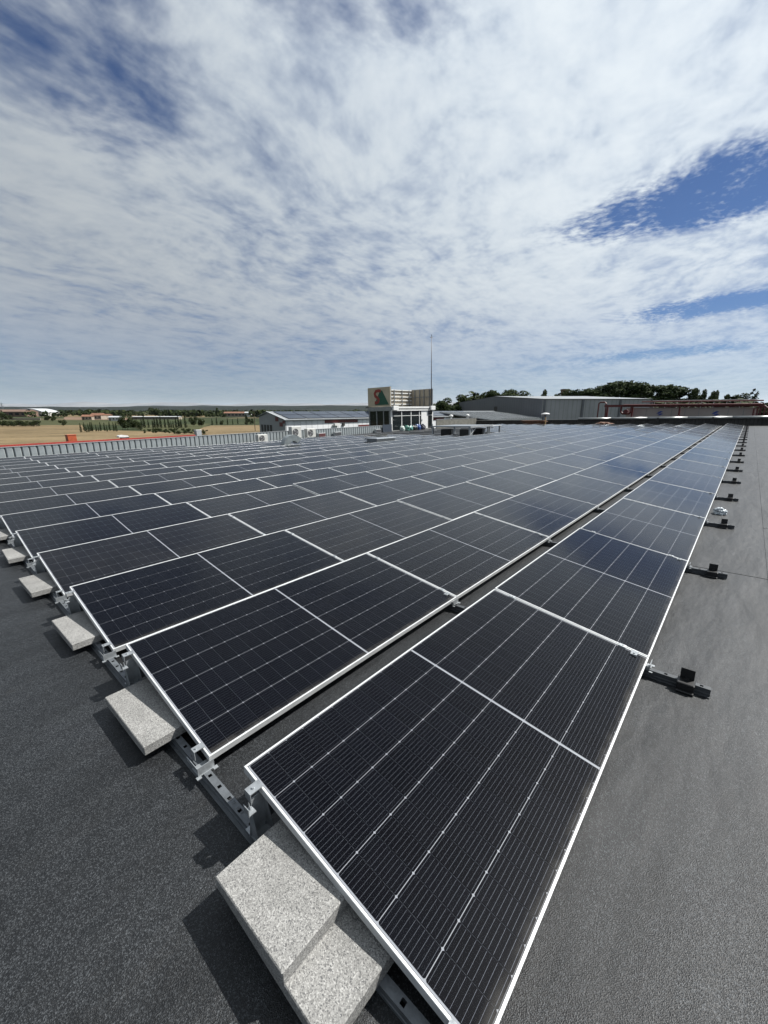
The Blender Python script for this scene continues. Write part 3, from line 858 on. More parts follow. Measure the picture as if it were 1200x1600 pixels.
obj('head', MB().tube([(-.22, 0, 7.32), (.22, 0, 7.32)], .02, 6).tube([(0, -.22, 7.38), (0, .22, 7.38)], .02, 6).tube([(0, 0, 7.4), (0, 0, 7.65)], .035, 6).mesh('head', M_MAST), t)
for (x, y, r, c, lab, sd) in ((33.5, 26.95, .30, (.62, .70, .66), 'pale white sack leftmost at the foot of the rooftop room', 1), (34.2, 26.9, .33, (.06, .22, .17), 'green sack at the foot of the rooftop room', 2), (34.9, 26.95, .30, (.18, .42, .38), 'teal sack at the foot of the rooftop room', 3),
                        (35.6, 26.9, .32, (.02, .03, .03), 'black sack at the foot of the rooftop room', 4), (36.25, 26.95, .36, (.04, .10, .32), 'blue sack at the foot of the rooftop room', 5), (37.0, 26.9, .34, (.03, .035, .06), 'dark sack by the white door of the rooftop room', 6)):
    o = obj('sack', lump(simple('sack_film', c, .4, 0, .2, 6), (r, r * .85, r * 1.1), sd, .3, 3, 2)); o.location = (x, y, r * .6)
    tag(o, lab, 'sack', 'sacks heaped before the rooftop room')
o = obj('dark_tarp_screen', MB().prism([(0, 0), (1.5, 0), (1.5, .03), (0, .03)], 0, .72).mesh('dark_tarp_screen', simple('dark_blue_sheet', (.035, .05, .075), .5)))
o.location = (30.4, par_y(30.4) - .16, 0); o.rotation_euler = (0, 0, pang); tag(o, 'dark blue sheet leaning on the parapet next to the rooftop room', 'sheet')
# ================================================================== beyond the roof (level frame)
FW = Vector((.7474, .6644, 0)); RT = Vector((.6641, -.7476, 0)); CP, SP = .96993, .24340; FPX = 633.607
GZ = -7.0
def at(px, py, a):
    """survey point: bearing px, height py, a metres ahead"""
    u = (px - 600) / FPX; v = (py - 800) / FPX
    k = a / (CP - v * SP)
    return EYE + FW * a + RT * (u * k) + Vector((0, 0, k * (-SP - v * CP)))
def ground_at(px, py):
    v = (py - 800) / FPX; u = (px - 600) / FPX
    k = (GZ - EYE.z) / (-SP - v * CP)
    return EYE + FW * (k * (CP - v * SP)) + RT * (u * k) + Vector((0, 0, GZ - EYE.z))
ANG = math.atan2(RT.y, RT.x)           # rotation that lays local x along the view's right-hand direction

def make_ground():
    m, n, b = mat('farmland')
    t = nd(n, 'ShaderNodeTexCoord').outputs['Object']
    vo = nd(n, 'ShaderNodeTexVoronoi'); vo.inputs['Scale'].default_value = .0065
    lk(n, mapping(n, t, (0, 0, 0), (0, 0, R(25)), (1, 2.0, 1)), vo.inputs['Vector'])
    s = nd(n, 'ShaderNodeSeparateColor'); lk(n, vo.outputs['Color'], s.inputs[0])
    rp = nd(n, 'ShaderNodeValToRGB'); rp.color_ramp.interpolation = 'CONSTANT'
    e = rp.color_ramp.elements; e[0].position = 0; e[0].color = (.026, .035, .014, 1); e[1].position = .35; e[1].color = (.036, .045, .018, 1)
    for p, c in ((.55, (.080, .064, .038)), (.68, (.022, .030, .013)), (.85, (.095, .077, .045)), (.93, (.034, .042, .018))):
        k = e.new(p); k.color = (*c, 1)
    lk(n, s.outputs[0], rp.inputs[0])
    f = noi(n, t, .05, 6, .65)
    lk(n, mixc(n, mapr(n, f, .35, .7, 0, .6), rp.outputs[0], (.018, .023, .012)), b.inputs['Base Color'])
    b.inputs['Roughness'].default_value = .95; b.inputs['Specular IOR Level'].default_value = .1
    return m
M_GROUND = make_ground()
g = MB(); S_ = 60000
g.add([(-S_, -S_, 0), (S_, -S_, 0), (S_, S_, 0), (-S_, S_, 0)], [(0, 1, 2, 3)])
struct(obj('ground', g.mesh('ground', M_GROUND), loc=(0, 0, GZ - .25)))
def field_mat(name, lo, hi, sc, ang):
    m, n, b = mat(name)
    t = nd(n, 'ShaderNodeTexCoord').outputs['Object']
    a = noi(n, mapping(n, mapping(n, t, (0, 0, 0), (0, 0, ang)), (0, 0, 0), (0, 0, 0), (.4, 1.6, 1)), sc, 7, .75)
    c = noi(n, t, .6, 5, .7)
    f = mth(n, 'ADD', mth(n, 'MULTIPLY', a, .7), mth(n, 'MULTIPLY', c, .3))
    lk(n, mixc(n, mapr(n, f, .34, .66, 0, 1), lo, hi), b.inputs['Base Color'])
    b.inputs['Roughness'].default_value = .95; b.inputs['Specular IOR Level'].default_value = .1
    return m
M_DRY = field_mat('dry_field', (.075, .056, .030), (.19, .142, .080), .06, R(20))
M_GRN = field_mat('green_field', (.030, .035, .015), (.062, .064, .030), .05, R(20))
M_SOIL = field_mat('bare_soil', (.10, .065, .045), (.17, .12, .085), .05, R(20))
def field(name, pts, m, dz):
    p = [ground_at(*q) for q in pts]
    b = MB().add([(q.x, q.y, GZ - .25 + dz) for q in p], [tuple(range(len(p)))])
    return struct(obj(name, b.mesh(name, m)))
field('dry_field', [(-60, 720), (-60, 664), (60, 663.5), (128, 663), (132, 671), (225, 673), (300, 677), (330, 684), (330, 700), (100, 720)], M_DRY, .10)
field('dry_field', [(318, 667), (330, 664.5), (440, 663.5), (440, 680), (330, 680), (300, 676)], M_DRY, .14)
field('green_field', [(-60, 664.3), (-60, 655.5), (100, 656), (190, 658), (190, 664), (128, 663.6), (60, 664)], M_GRN, .12)
field('bare_soil_field', [(100, 655.4), (100, 651.2), (160, 651), (200, 653), (200, 656), (140, 656)], M_SOIL, .10)
field('green_field', [(225, 673.2), (200, 664), (330, 662), (318, 667.4), (300, 675.5)], M_GRN, .16)
field('dry_field', [(60, 650.8), (60, 647.6), (220, 648), (320, 649), (320, 651)], M_DRY, .08)

# hills and far mountains: long ridges with a front and a back slope
def ridge(name, a, px0, px1, prof, depth, m, seed, amp):
    N = 140; b = MB(); rows = 5
    for i in range(N + 1):
        px = px0 + (px1 - px0) * i / N
        py = prof(px) - amp * (noise.fractal(Vector((px * .018 + seed, seed, 0)), 1.0, 2.0, 5))
        top = at(px, py, a)
        d = Vector((top.x, top.y, 0)).normalized()
        h = top.z - GZ
        for k in range(rows):
            f = (k / (rows - 1) - .5) * 2
            wob = 1 + .25 * noise.noise(Vector((px * .05, k * 1.7 + seed, 0))) * (0 if k == rows // 2 else 1)
            hh = h * (1 - abs(f)) * wob
            p = Vector((top.x, top.y, 0)) + d * (f * depth)
            b.v.append((p.x, p.y, GZ - 2 + hh))
    for i in range(N):
        for k in range(rows - 1):
            q = i * rows + k
            b.f.append((q, q + 1, q + rows + 1, q + rows))
    return struct(obj(name, b.mesh(name, m, True)))
M_HILL = field_mat('wooded_hill', (.007, .011, .010), (.018, .022, .018), .004, R(10))
M_MTN = field_mat('mountain_rock', (.10, .11, .12), (.20, .20, .20), .0006, 0)
ridge('hills', 4200, -300, 760, lambda x: 635.5 - 2.2 * math.exp(-((x - 520) / 170) ** 2), 900, M_HILL, 3.1, 1.3)
ridge('hills', 7500, -300, 1500, lambda x: 633.8 + (.0 if x > 250 else 3.0 * min(1, (250 - x) / 150)), 1600, M_HILL, 8.7, 1.5)
ridge('mountains', 26000, -400, 1500, lambda x: 630.5 - 3.0 * math.exp(-((x - 700) / 60) ** 2) - 1.0 * math.exp(-((x - 190) / 150) ** 2), 5000, M_MTN, 14.2, 3.0)

# ---------------------------------------------------------------- trees
def leaf_mat(name, lo, hi):
    m, n, b = mat(name)
    geo = nd(n, 'ShaderNodeNewGeometry')
    lk(n, mixc(n, geo.outputs['Random Per Island'], lo, hi), b.inputs['Base Color'])
    b.inputs['Roughness'].default_value = .8; b.inputs['Specular IOR Level'].default_value = .08
    return m
M_PINE = leaf_mat('pine_needles', (.014, .025, .009), (.040, .054, .018))
M_CYP = leaf_mat('cypress_foliage', (.010, .017, .007), (.026, .036, .014))
M_POP = leaf_mat('poplar_leaves', (.026, .038, .015), (.062, .074, .032))
M_BUSH = leaf_mat('bush_leaves', (.012, .020, .008), (.036, .045, .016))
M_BARK = simple('bark', (.085, .06, .04), .9, 0, .25, 3)
def crown_mesh(name, clumps, n, size, m, seed, up=.35):
    """clumps: list of (centre, radii); leaf-sized quads spread through their volume, denser near the skin"""
    rn = random.Random(seed); b = MB()
    vol = [c[1][0] * c[1][1] * c[1][2] for c in clumps]; tot = sum(v ** .67 for v in vol)
    for (c, rad), v in zip(clumps, vol):
        for _ in range(int(n * v ** .67 / tot)):
            d = Vector((rn.gauss(0, 1), rn.gauss(0, 1), rn.gauss(0, 1))).normalized()
            rr = rn.uniform(.35, 1) ** .45 * (1 + .18 * noise.noise(d * 2.3 + Vector((seed, c[0], c[2]))))
            p = Vector(c) + Vector((d.x * rad[0], d.y * rad[1], d.z * rad[2])) * rr
            s = size * rn.uniform(.55, 1.35)
            nn = (d + Vector((rn.gauss(0, .6), rn.gauss(0, .6), rn.gauss(0, .6) + up))).normalized()
            a = nn.cross(Vector((rn.gauss(0, 1), rn.gauss(0, 1), rn.gauss(0, 1)))).normalized(); q = nn.cross(a)
            b.add([p + a * s, p + q * s * .7, p - a * s, p - q * s * .7 + nn * s * .2], [(0, 1, 2, 3)])
    return b.mesh(name, m)
def trunk_mesh(h, r, limbs, seed):
    rn = random.Random(seed); b = MB()
    b.tube([(0, 0, -.3), (.1, .0, h * .4), (-.05, .1, h * .75), (0, 0, h)], [r, r * .8, r * .55, r * .25], 7)
    for i in range(limbs):
        a = rn.uniform(0, 6.28); z = h * rn.uniform(.5, .8); l = h * rn.uniform(.2, .32)
        b.tube([(0, 0, z), (math.cos(a) * l * .5, math.sin(a) * l * .5, z + l * .35), (math.cos(a) * l, math.sin(a) * l, z + l * .8)], [r * .4, r * .25, r * .1], 5)
    return b.mesh('trunk', M_BARK)
def pine_variant(seed):
    rn = random.Random(seed); cl = []
    for i in range(14):
        a = rn.uniform(0, 6.28); d = rn.uniform(.8, 4.0); z = rn.uniform(6.6, 13.0)
        d *= 1 - (z - 7.0) / 11
        r = rn.uniform(.95, 1.9)
        cl.append(((math.cos(a) * d, math.sin(a) * d, z), (r, r, r * rn.uniform(.6, .85))))
    cl.append(((rn.uniform(-.6, .6), 0, 12.9), (1.3, 1.3, 1.1)))
    return crown_mesh('pine_crown', cl, 3800, .24, M_PINE, seed), trunk_mesh(11.5, .32, 5, seed)
def low_variant(seed):
    rn = random.Random(seed); cl = []
    for i in range(10):
        a = rn.uniform(0, 6.28); d = rn.uniform(.8, 3.0); z = rn.uniform(2.0, 6.4)
        r = rn.uniform(1.3, 2.2); cl.append(((math.cos(a) * d, math.sin(a) * d, z), (r, r, r * .8)))
    return crown_mesh('round_crown', cl, 1500, .30, M_BUSH, seed), trunk_mesh(4.5, .22, 4, seed)
def cyp_variant(seed):
    rn = random.Random(seed); cl = []
    for i in range(6):
        z = .9 + i * .95; r = .62 * (1 - (i / 6.5) ** 1.6) + .10
        cl.append(((rn.uniform(-.1, .1), rn.uniform(-.1, .1), z), (r, r, .8)))
    return crown_mesh('cypress_crown', cl, 520, .17, M_CYP, seed), trunk_mesh(4.5, .09, 0, seed)
def pop_variant(seed):
    rn = random.Random(seed); cl = []
    for i in range(9):
        z = 2.5 + i * 1.35; r = 1.7 * (1 - abs(i - 3.5) / 8.0) * rn.uniform(.8, 1.2)
        cl.append(((rn.uniform(-.5, .5), rn.uniform(-.5, .5), z), (r, r, 1.2)))
    return crown_mesh('poplar_crown', cl, 3200, .30, M_POP, seed, .1), trunk_mesh(11, .2, 5, seed)
PINES = [pine_variant(s) for s in (1, 2, 3, 4)]
LOWS = [low_variant(s) for s in (11, 12, 13)]
CYPS = [cyp_variant(s) for s in (21, 22, 23)]
POPS = [pop_variant(s) for s in (31, 32)]
trn = random.Random(99)
def tree(var, base, sx, sz, label, cat, name, group):
    t = thing(name, label, cat, base, trn.uniform(0, 6.28), group, roof=False)
    t.scale = (sx, sx, sz)
    obj('crown', var[0], t); obj('trunk', var[1], t)
    return t
# the belt of trees behind the halls on the right; (px, top py, distance, kind, width factor)
def belt(px, top, a, kind, wf, label):
    var, h0, nm = {'p': (PINES, 14.2, 'pine_tree'), 'l': (LOWS, 7.9, 'round_tree'), 'o': (POPS, 14.6, 'poplar_tree'), 'c': (CYPS, 6.3, 'cypress_tree')}[kind]
    p = at(px, top, a); h = p.z - GZ; sz = h / h0
    wf *= {'p': 1.28, 'l': 1.3, 'o': 1.15, 'c': 1.4}[kind]
    return tree(var[trn.randrange(len(var))], (p.x, p.y, GZ - .25), sz * wf, sz, label, 'tree', nm, 'trees behind the halls')
for i, (px, top, a, kd, wf, lab) in enumerate([
    (688, 624, 150, 'p', 1.0, 'dark pine immediately right of the glazed rooftop room'),
    (702, 619, 140, 'p', 1.0, 'dark pine left of the grey hall, second from the rooftop room'),
    (718, 614, 138, 'p', 1.05, 'bushy pine rising above the left eave of the grey hall'),
    (738, 617, 150, 'p', 1.0, 'low pine behind the left slope of the grey hall roof'),
    (752, 612, 150, 'l', 1.1, 'rounded tree behind the left slope of the grey hall roof'),
    (769, 607, 142, 'p', .9, 'round-topped pine standing alone left of the grey hall ridge'),
    (796, 606, 150, 'p', 1.15, 'broad pine just right of the grey hall ridge'),
    (815, 608, 155, 'p', 1.1, 'broad pine second to the right of the grey hall ridge'),
    (834, 611, 155, 'l', 1.2, 'low rounded tree between ridge and brick tower'),
    (852, 607, 160, 'o', .9, 'thin pale tree left of the brick tower'),
    (866, 613, 160, 'l', 1.0, 'low tree immediately left of the brick tower'),
    (902, 606, 150, 'p', 1.0, 'pine immediately right of the brick tower'),
    (922, 604, 148, 'p', 1.0, 'pine second to the right of the brick tower'),
    (944, 599, 146, 'p', 1.1, 'tall pine left of the highest tree group'),
    (964, 593, 142, 'p', 1.15, 'highest dark pine above the right part of the grey hall'),
    (986, 592, 140, 'p', 1.1, 'tallest pine of the belt above the hall corner'),
    (1003, 596, 138, 'p', 1.0, 'dark pine right of the tallest pine'),
    (1028, 599, 136, 'p', 1.15, 'broad pine beyond the right end of the grey hall'),
    (1048, 598, 134, 'p', 1.15, 'broad dark pine above the red pipe rack, left one'),
    (1066, 601, 132, 'p', 1.0, 'dark pine above the red pipe rack, second one'),
    (1080, 605, 130, 'p', .9, 'smaller pine where the poplars begin'),
    (1092, 604, 128, 'o', .9, 'first slim poplar right of the pines'),
    (1104, 606, 126, 'o', .8, 'second slim poplar right of the pines'),
    (1117, 609, 128, 'o', .9, 'third slim poplar with feathery top'),
    (1121, 608, 130, 'o', .75, 'slim poplar close behind the third one'),
    (1135, 614, 126, 'o', .8, 'last slim poplar before the gap in the trees'),
    (1074, 612, 122, 'l', 1.4, 'low broad tree filling the belt under the pines'),
    (1100, 616, 120, 'l', 1.4, 'low broad tree under the first poplars'),
    (1128, 619, 120, 'l', 1.3, 'low broad tree under the last poplars'),
    (1152, 614, 130, 'p', .8, 'small pine left of the pair beyond the gap'),
    (1164, 611, 128, 'p', .8, 'small dark pine in the gap at the right'),
    (1183, 606, 118, 'c', .8, 'dark pointed cypress above the right end of the red rack'),
    (1177, 616, 116, 'l', 1.0, 'low tree under the pointed cypress at the right'),
    (1197, 610, 112, 'l', 1.2, 'dark rounded tree at the right picture edge'),
    (1222, 610, 112, 'p', 1.0, 'dark pine beyond the right picture edge')]):
    belt(px, top, a, kd, wf, lab)

# trees in the plain on the left
def plain(px, base, top, kind, wf, label, group='trees in the plain'):
    p = ground_at(px, base); d = (p - EYE).dot(FW)
    h = (at(px, top, d).z - GZ)
    var, h0, nm = {'p': (PINES, 14.2, 'pine_tree'), 'l': (LOWS, 7.9, 'round_tree'), 'o': (POPS, 14.6, 'poplar_tree'), 'c': (CYPS, 6.3, 'cypress_tree')}[kind]
    sz = h / h0
    return tree(var[trn.randrange(len(var))], (p.x, p.y, GZ - .3), sz * wf, sz, label, 'tree', nm, group)
cx = 127; kk = 1
while cx < 186:
    hgt = trn.uniform(9, 17); plain(cx, 674 - (cx - 127) * .02 + trn.uniform(-.8, .8), 674 - hgt, 'c', 1.0, f'small dark cypress, {ORD[kk]} from the left in the cypress row', 'small cypresses at the left of the row'); kk += 1
    cx += trn.uniform(2.6, 6.8)
for kk, (x, b, tp, kd, wf) in enumerate(((192, 671, 651, 'l', .8), (200, 671, 648, 'l', .85), (208, 670, 650, 'l', .8), (215, 670, 653, 'l', .7))):
    plain(x, b, tp, kd, wf, f'dense dark tree, {ORD[kk + 1]} from the left in the clump interrupting the cypress row', 'tree clump within the cypress row')
cx = 222; kk = 1
while cx < 292:
    hgt = trn.uniform(11, 21); plain(cx, 668, 668 - hgt, 'c', 1.05, f'tall cypress, {ORD[kk]} to the right of the dark tree clump', 'tall cypresses in the middle of the row'); kk += 1
    cx += trn.uniform(2.8, 7.5)
for (x, b, tp, kd, wf, lab) in ((303, 666, 649, 'l', .8, 'dark leafy tree right of the tall cypresses, left of a pair'), (315, 666, 650, 'l', .75, 'dark leafy tree right of the tall cypresses, right of a pair'),
        (332, 664, 653, 'c', 1.2, 'lone cypress right of the leafy pair'), (339, 663, 651, 'c', 1.1, 'second lone cypress right of the leafy pair'), (347, 664, 654, 'l', .8, 'small round tree between lone cypresses'),
        (356, 663, 652, 'c', 1.0, 'thin cypress left of the utility pole'), (364, 663, 654, 'c', 1.0, 'short cypress left of the utility pole'), (372, 662, 652, 'c', 1.1, 'cypress midway to the utility pole'), (386, 663, 645, 'c', 1.6, 'large pointed cypress beside the utility pole'), (393, 663, 652, 'l', .8, 'bush beside the utility pole'),
        (243, 651, 633.5, 'l', 1.35, 'great domed tree standing out on the skyline'), (340, 650, 636.5, 'p', .75, 'conical dark tree on the skyline right of the domed tree'),
        (140, 650, 638.5, 'l', 1.1, 'dark domed tree beside the orange roofs'), (82, 658, 648, 'l', 1.2, 'dark bushy tree left of the orange roofs'), (74, 657, 649, 'l', 1.1, 'dark bush beside the pale wall at far left'),
        (99, 665, 654, 'l', 1.0, 'round dark bush standing alone at the field edge'), (5, 657, 644, 'l', 1.2, 'dark tree at the left picture edge'), (16, 656, 647, 'l', 1.1, 'second dark tree from the left picture edge')):
    plain(x, b, tp, kd, wf, lab)
for i, x in enumerate((-6, 4, 13, 22, 31, 40, 49, 57)):
    plain(x, 666, 656 + trn.uniform(-1.5, 1.5), 'l', 1.3, f'leafy shrub, {ORD[i + 1]} from the left in the green hedge', 'shrubs of the hedge at far left')
# low rows of a young orchard before the cypresses
orn = random.Random(31)
for i in range(34):
    px = 222 + i * 3.0 + orn.uniform(-2.2, 2.2); base = 670.2 + (i % 3) * 2.0 + (px - 222) * .02 + orn.uniform(-.7, .7)
    plain(px, base + 1.5, base - orn.uniform(1.8, 5.2), 'l', 1.25, f'low green orchard tree, {ORD[i // 3 + 1]} from left in the {("back", "middle", "front")[i % 3]} orchard row', 'low orchard trees')

# far woods that read as one mass
def woodland(seed, n, pxr, pyr, hr):
    rn = random.Random(seed); b = MB()
    for i in range(n):
        px = rn.uniform(*pxr); py = pyr[0] + (pyr[1] - pyr[0]) * rn.random() ** 1.7
        if noise.noise(Vector((px * .02, py * .35, seed))) < -.12: continue
        c = ground_at(px, py); h = rn.uniform(*hr); w = h * rn.uniform(.5, .9)
        for k in range(16):
            d = Vector((rn.gauss(0, 1), rn.gauss(0, 1), rn.gauss(0, 1))).normalized()
            p = Vector((c.x, c.y, GZ + h * .5)) + Vector((d.x * w * .55, d.y * w * .55, d.z * h * .45))
            s = h * rn.uniform(.14, .28); a = d.orthogonal().normalized(); q = d.cross(a)
            b.add([p + a * s, p + q * s, p - a * s, p - q * s + d * s * .4], [(0, 1, 2, 3)])
    return b.mesh('far_woods', M_BUSH)
struct(obj('far_woods', woodland(5, 3400, (-60, 760), (641.9, 652), (4, 10))), 'stuff')['label'] = 'distant scattered trees and scrub across the plain'

# ---------------------------------------------------------------- far houses in the plain
M_CREAM = simple('cream_render', (.40, .34, .27), .8, 0, .08, .4)
M_WHITEW = simple('white_render', (.72, .71, .68), .8, 0, .05, .4)
M_TILE = simple('clay_tiles', (.26, .12, .07), .8, 0, .2, .6)
M_ROOFW = simple('white_sheet_roof', (.66, .68, .70), .5, .1, .05, .2)
M_BROWN = simple('brown_sheet', (.22, .14, .10), .7, 0, .1, .2)
M_WIN = simple('far_window', (.03, .035, .04), .2)
def house(px, base, w, dpt, h, rh, label, wm, rm, rz=0.0, name='farm_house', wins=3):
    p = ground_at(px, base)
    t = thing(name, label, 'house', (p.x, p.y, GZ - .25), ANG + rz, 'houses in the plain', roof=False)
    obj('wall', MB().box(-w / 2, w / 2, 0, dpt, 0, h).mesh('wall', wm), t)
    rf = obj('roof', MB().prism([(-.5, h + .02), (dpt / 2, h + rh), (dpt + .5, h + .02)], -w / 2 - .4, w / 2 + .4, 'x').mesh('roof', rm), t)
    for i in range(wins):
        x = -w / 2 + w * (i + .5) / wins
        obj('window', MB().box(x - w * .06, x + w * .06, -.12, -.02, h * .35, h * .75).mesh('window', M_WIN), t)
    obj('door', MB().box(-w * .42, -w * .42 + 1.2, -.12, -.02, 0, 2.2).mesh('door', M_BROWN), t)
    return t
house(150, 655, 11, 9, 4.0, 2.2, 'farmhouse with bright orange tiled roof in the plain', M_CREAM, M_TILE)
house(136, 656, 8, 7, 3.2, 1.7, 'smaller orange-roofed farmhouse left of the bright one', M_CREAM, M_TILE, .3)
house(163, 653, 9, 8, 3.2, 1.5, 'low brown-roofed farm building right of the orange roofs', M_CREAM, M_TILE, -.2)
house(178, 657, 9, 6, 3.0, 1.0, 'small low white house right of the orange roofs', M_WHITEW, M_ROOFW)
house(243, 655, 46, 8, 2.6, .5, 'long low pale greenhouse under the domed tree', M_CREAM, M_ROOFW, .03, 'greenhouse', 8)
house(367, 651, 30, 12, 5.0, 2.0, 'long pinkish house right of the conical tree', M_CREAM, M_TILE, .05, 'farm_house', 6)
house(388, 651, 9, 8, 5.5, 1.4, 'white house near the utility pole on the skyline', M_WHITEW, M_ROOFW, .1)
house(292, 649, 16, 8, 4.0, 1.2, 'white farm building between domed and conical trees', M_WHITEW, M_ROOFW, 0)
house(18, 651, 44, 20, 7, 3, 'brown shed beside the white arched warehouse', M_BROWN, M_BROWN, 0, 'farm_shed', 5)
p = ground_at(44, 650.5)
t = thing('arched_warehouse', 'white warehouse with arched roof at far left of the plain', 'warehouse', (p.x, p.y, GZ - .25), ANG, roof=False)
obj('wall', MB().box(-24, 24, 0, 30, 0, 6).mesh('wall', M_WHITEW), t)
ar = [(-24.5, 6.05)] + [(-24.5 + 49 * i / 12, 6.05 + 5.5 * math.sin(math.pi * i / 12) ** .8) for i in range(1, 12)] + [(24.5, 6.05)]
obj('roof', MB().prism(ar[::-1], -.4, 30.4, 'y').mesh('roof', M_ROOFW), t)
for i in range(4): obj('gate', MB().box(-20 + i * 11, -14 + i * 11, -.12, -.02, 0, 4.5).mesh('gate', M_CAP), t)
p = ground_at(40, 656); o = obj('pale_wall', MB().bbox(-14, 14, 0, .4, 0, 1.9, .05).mesh('pale_wall', M_CREAM)); o.location = (p.x, p.y, GZ - .25); o.rotation_euler = (0, 0, ANG)
tag(o, 'low pale garden wall below the white arched warehouse', 'wall', roof=False)
p = ground_at(399, 673)
t = thing('utility_pole', 'thin wooden utility pole standing in the field', 'pole', (p.x, p.y, GZ - .25), ANG, roof=False)
obj('pole', MB().tube([(0, 0, 0), (0, 0, 9.0)], [.16, .11], 8).mesh('pole', M_BARK), t)
obj('crossarm', MB().box(-.8, .8, -.06, .06, 8.3, 8.45).mesh('crossarm', M_BARK), t)
p = ground_at(6, 648)
t = thing('power_pylon', 'faint lattice pylon on the skyline at the left edge', 'pylon', (p.x, p.y, GZ - .25), ANG, roof=False)
for sx, sy in ((-1, -1), (1, -1), (1, 1), (-1, 1)):
    obj('leg', MB().tube([(sx * 2.4, sy * 2.4, 0), (sx * .5, sy * .5, 18), (0, 0, 25)], [.25, .2, .15], 5).mesh('leg', M_GALVD), t)
for z, w in ((17, 5), (21, 4)): obj('crossarm', MB().box(-w, w, -.25, .25, z, z + .5).mesh('crossarm', M_GALVD), t)

# ---------------------------------------------------------------- white and red hall with panels on its roof
M_HALLW = simple('white_hall_cladding', (.70, .71, .72), .5, 0, .04, .3, k=.95, rib=(0, .32))
M_HALLG = simple('grey_hall_cladding', (.36, .37, .38), .5, .1, .08, .3)
M_HALLR = simple('red_hall_cladding', (.17, .028, .025), .5, 0, .08, .4)
M_HROOF = simple('pale_sheet_roof', (.34, .36, .37), .45, .2, .08, .2)
M_FARPV = simple('far_panel_glass', (.020, .028, .045), .12, 0, .1, .3)
HA0, HA1, HB0, HB1, HR = 31.66, 96.0, 45.0, 51.0, 48.8
t = thing('white_hall', 'long white hall with dark red bands and grey gable beyond the left parapet', 'hall', (0, 0, 0), roof=False)
obj('front_wall', MB().box(HA0 + .02, HA1, HB0, HB0 + .2, GZ, .42).mesh('front_wall', M_HALLW), t)
obj('rear_wall', MB().box(HA0 + .02, HA1, HB1 - .2, HB1, GZ, .80).mesh('rear_wall', M_HALLW), t)
gb = obj('gable_wall', MB().prism([(HB0, GZ), (HB1, GZ), (HB1, .80), (HR, 1.42), (HB0, .42)], HA0 - .2, HA0, 'x').mesh('gable_wall', M_HALLG), t)
rf = obj('roof', MB().prism([(HB0 - .3, .45), (HR, 1.46), (HB1 + .3, .84), (HB1 + .3, .92), (HR, 1.55), (HB0 - .3, .53)], HA0 - .35, HA1, 'x').mesh('roof', M_HROOF), t)
obj('verge', MB().prism([(HB0 - .32, .50), (HR, 1.53), (HR, 1.60), (HB0 - .32, .58)], HA0 - .42, HA0 - .352, 'x').mesh('verge', M_HALLW), t)
for (x0, x1, z0, z1) in ((38.1, 44.6, -.05, .40), (44.75, 47.4, -.80, -.45), (64.6, 68.2, -.10, .38)):
    obj('red_band', MB().box(x0, x1, HB0 - .03, HB0 - .002, z0, z1).mesh('red_band', M_HALLR), t)
for (y0, y1, z0, z1) in ((46.4, 47.1, .3, .85), (45.5, 46.2, -.35, .18), (45.0, 45.5, .05, .40)):
    obj('red_square', MB().box(HA0 - .23, HA0 - .202, y0, y1, z0, z1).mesh('red_square', M_HALLR), t)
for i in range(4): obj('dark_door', MB().box(HA0 - .24, HA0 - .202, 48.0 + i * .7, 48.45 + i * .7, -1.8, -.2).mesh('dark_door', M_DKCORR), t)
obj('wall_lamp', MB().box(39.6, 40.6, HB0 - .5, HB0 - .1, -.42, -.12).mesh('wall_lamp', M_WHITE), t)
obj('wall_box', MB().box(41.4, 41.8, HB0 - .2, HB0 - .002, -.5, -.1).mesh('wall_box', M_DKCORR), t)
sl_a = math.atan2(1.55 - .53, HR - HB0 + .3)
pvn = 0
for row in range(2):
    for i in range(16):
        x0 = HA0 + .45 + i * 3.0 + (0.8 if i > 7 else 0)
        y0 = .35 + row * 1.85
        q = obj('roof_panel', MB().box(x0, x0 + 2.85, y0, y0 + 1.7, .05, .09).mesh('roof_panel', M_FARPV), rf)
        q.matrix_basis = Matrix.Translation((0, HB0 - .3, .53)) @ Matrix.Rotation(sl_a, 4, 'X')
t = thing('ribbed_roof_wing', 'low ribbed metal roof wing left of the dark grey hall', 'roof', (0, 0, 0), roof=False)
obj('roof', MB().prism([(36, -.05), (48.4, 1.35), (48.4, 1.30), (36, -.10)], 70, 95.6, 'x').mesh('roof', M_HROOF), t)
for i in range(32):
    obj('rib', MB().prism([(36, -.045), (48.4, 1.355), (48.4, 1.47), (36, .07)], 70.2 + i * .8, 70.4 + i * .8, 'x').mesh('rib', M_HROOF), t)
obj('wall', MB().box(70, 95.6, 36.1, 36.3, GZ, -.13).mesh('wall', M_HALLW), t)
o = thing('roof_fan', 'dark roof fan on the ridge of the white hall', 'vent', (52.0, 48.8, 1.55), roof=False)
obj('body', MB().bbox(-.7, .7, -.5, .5, 0, .5, .03).mesh('body', M_GALVD), o); obj('hood', MB().bbox(-1.0, 1.0, -.7, .7, .5, .72, .03).mesh('hood', M_DKCORR), o)

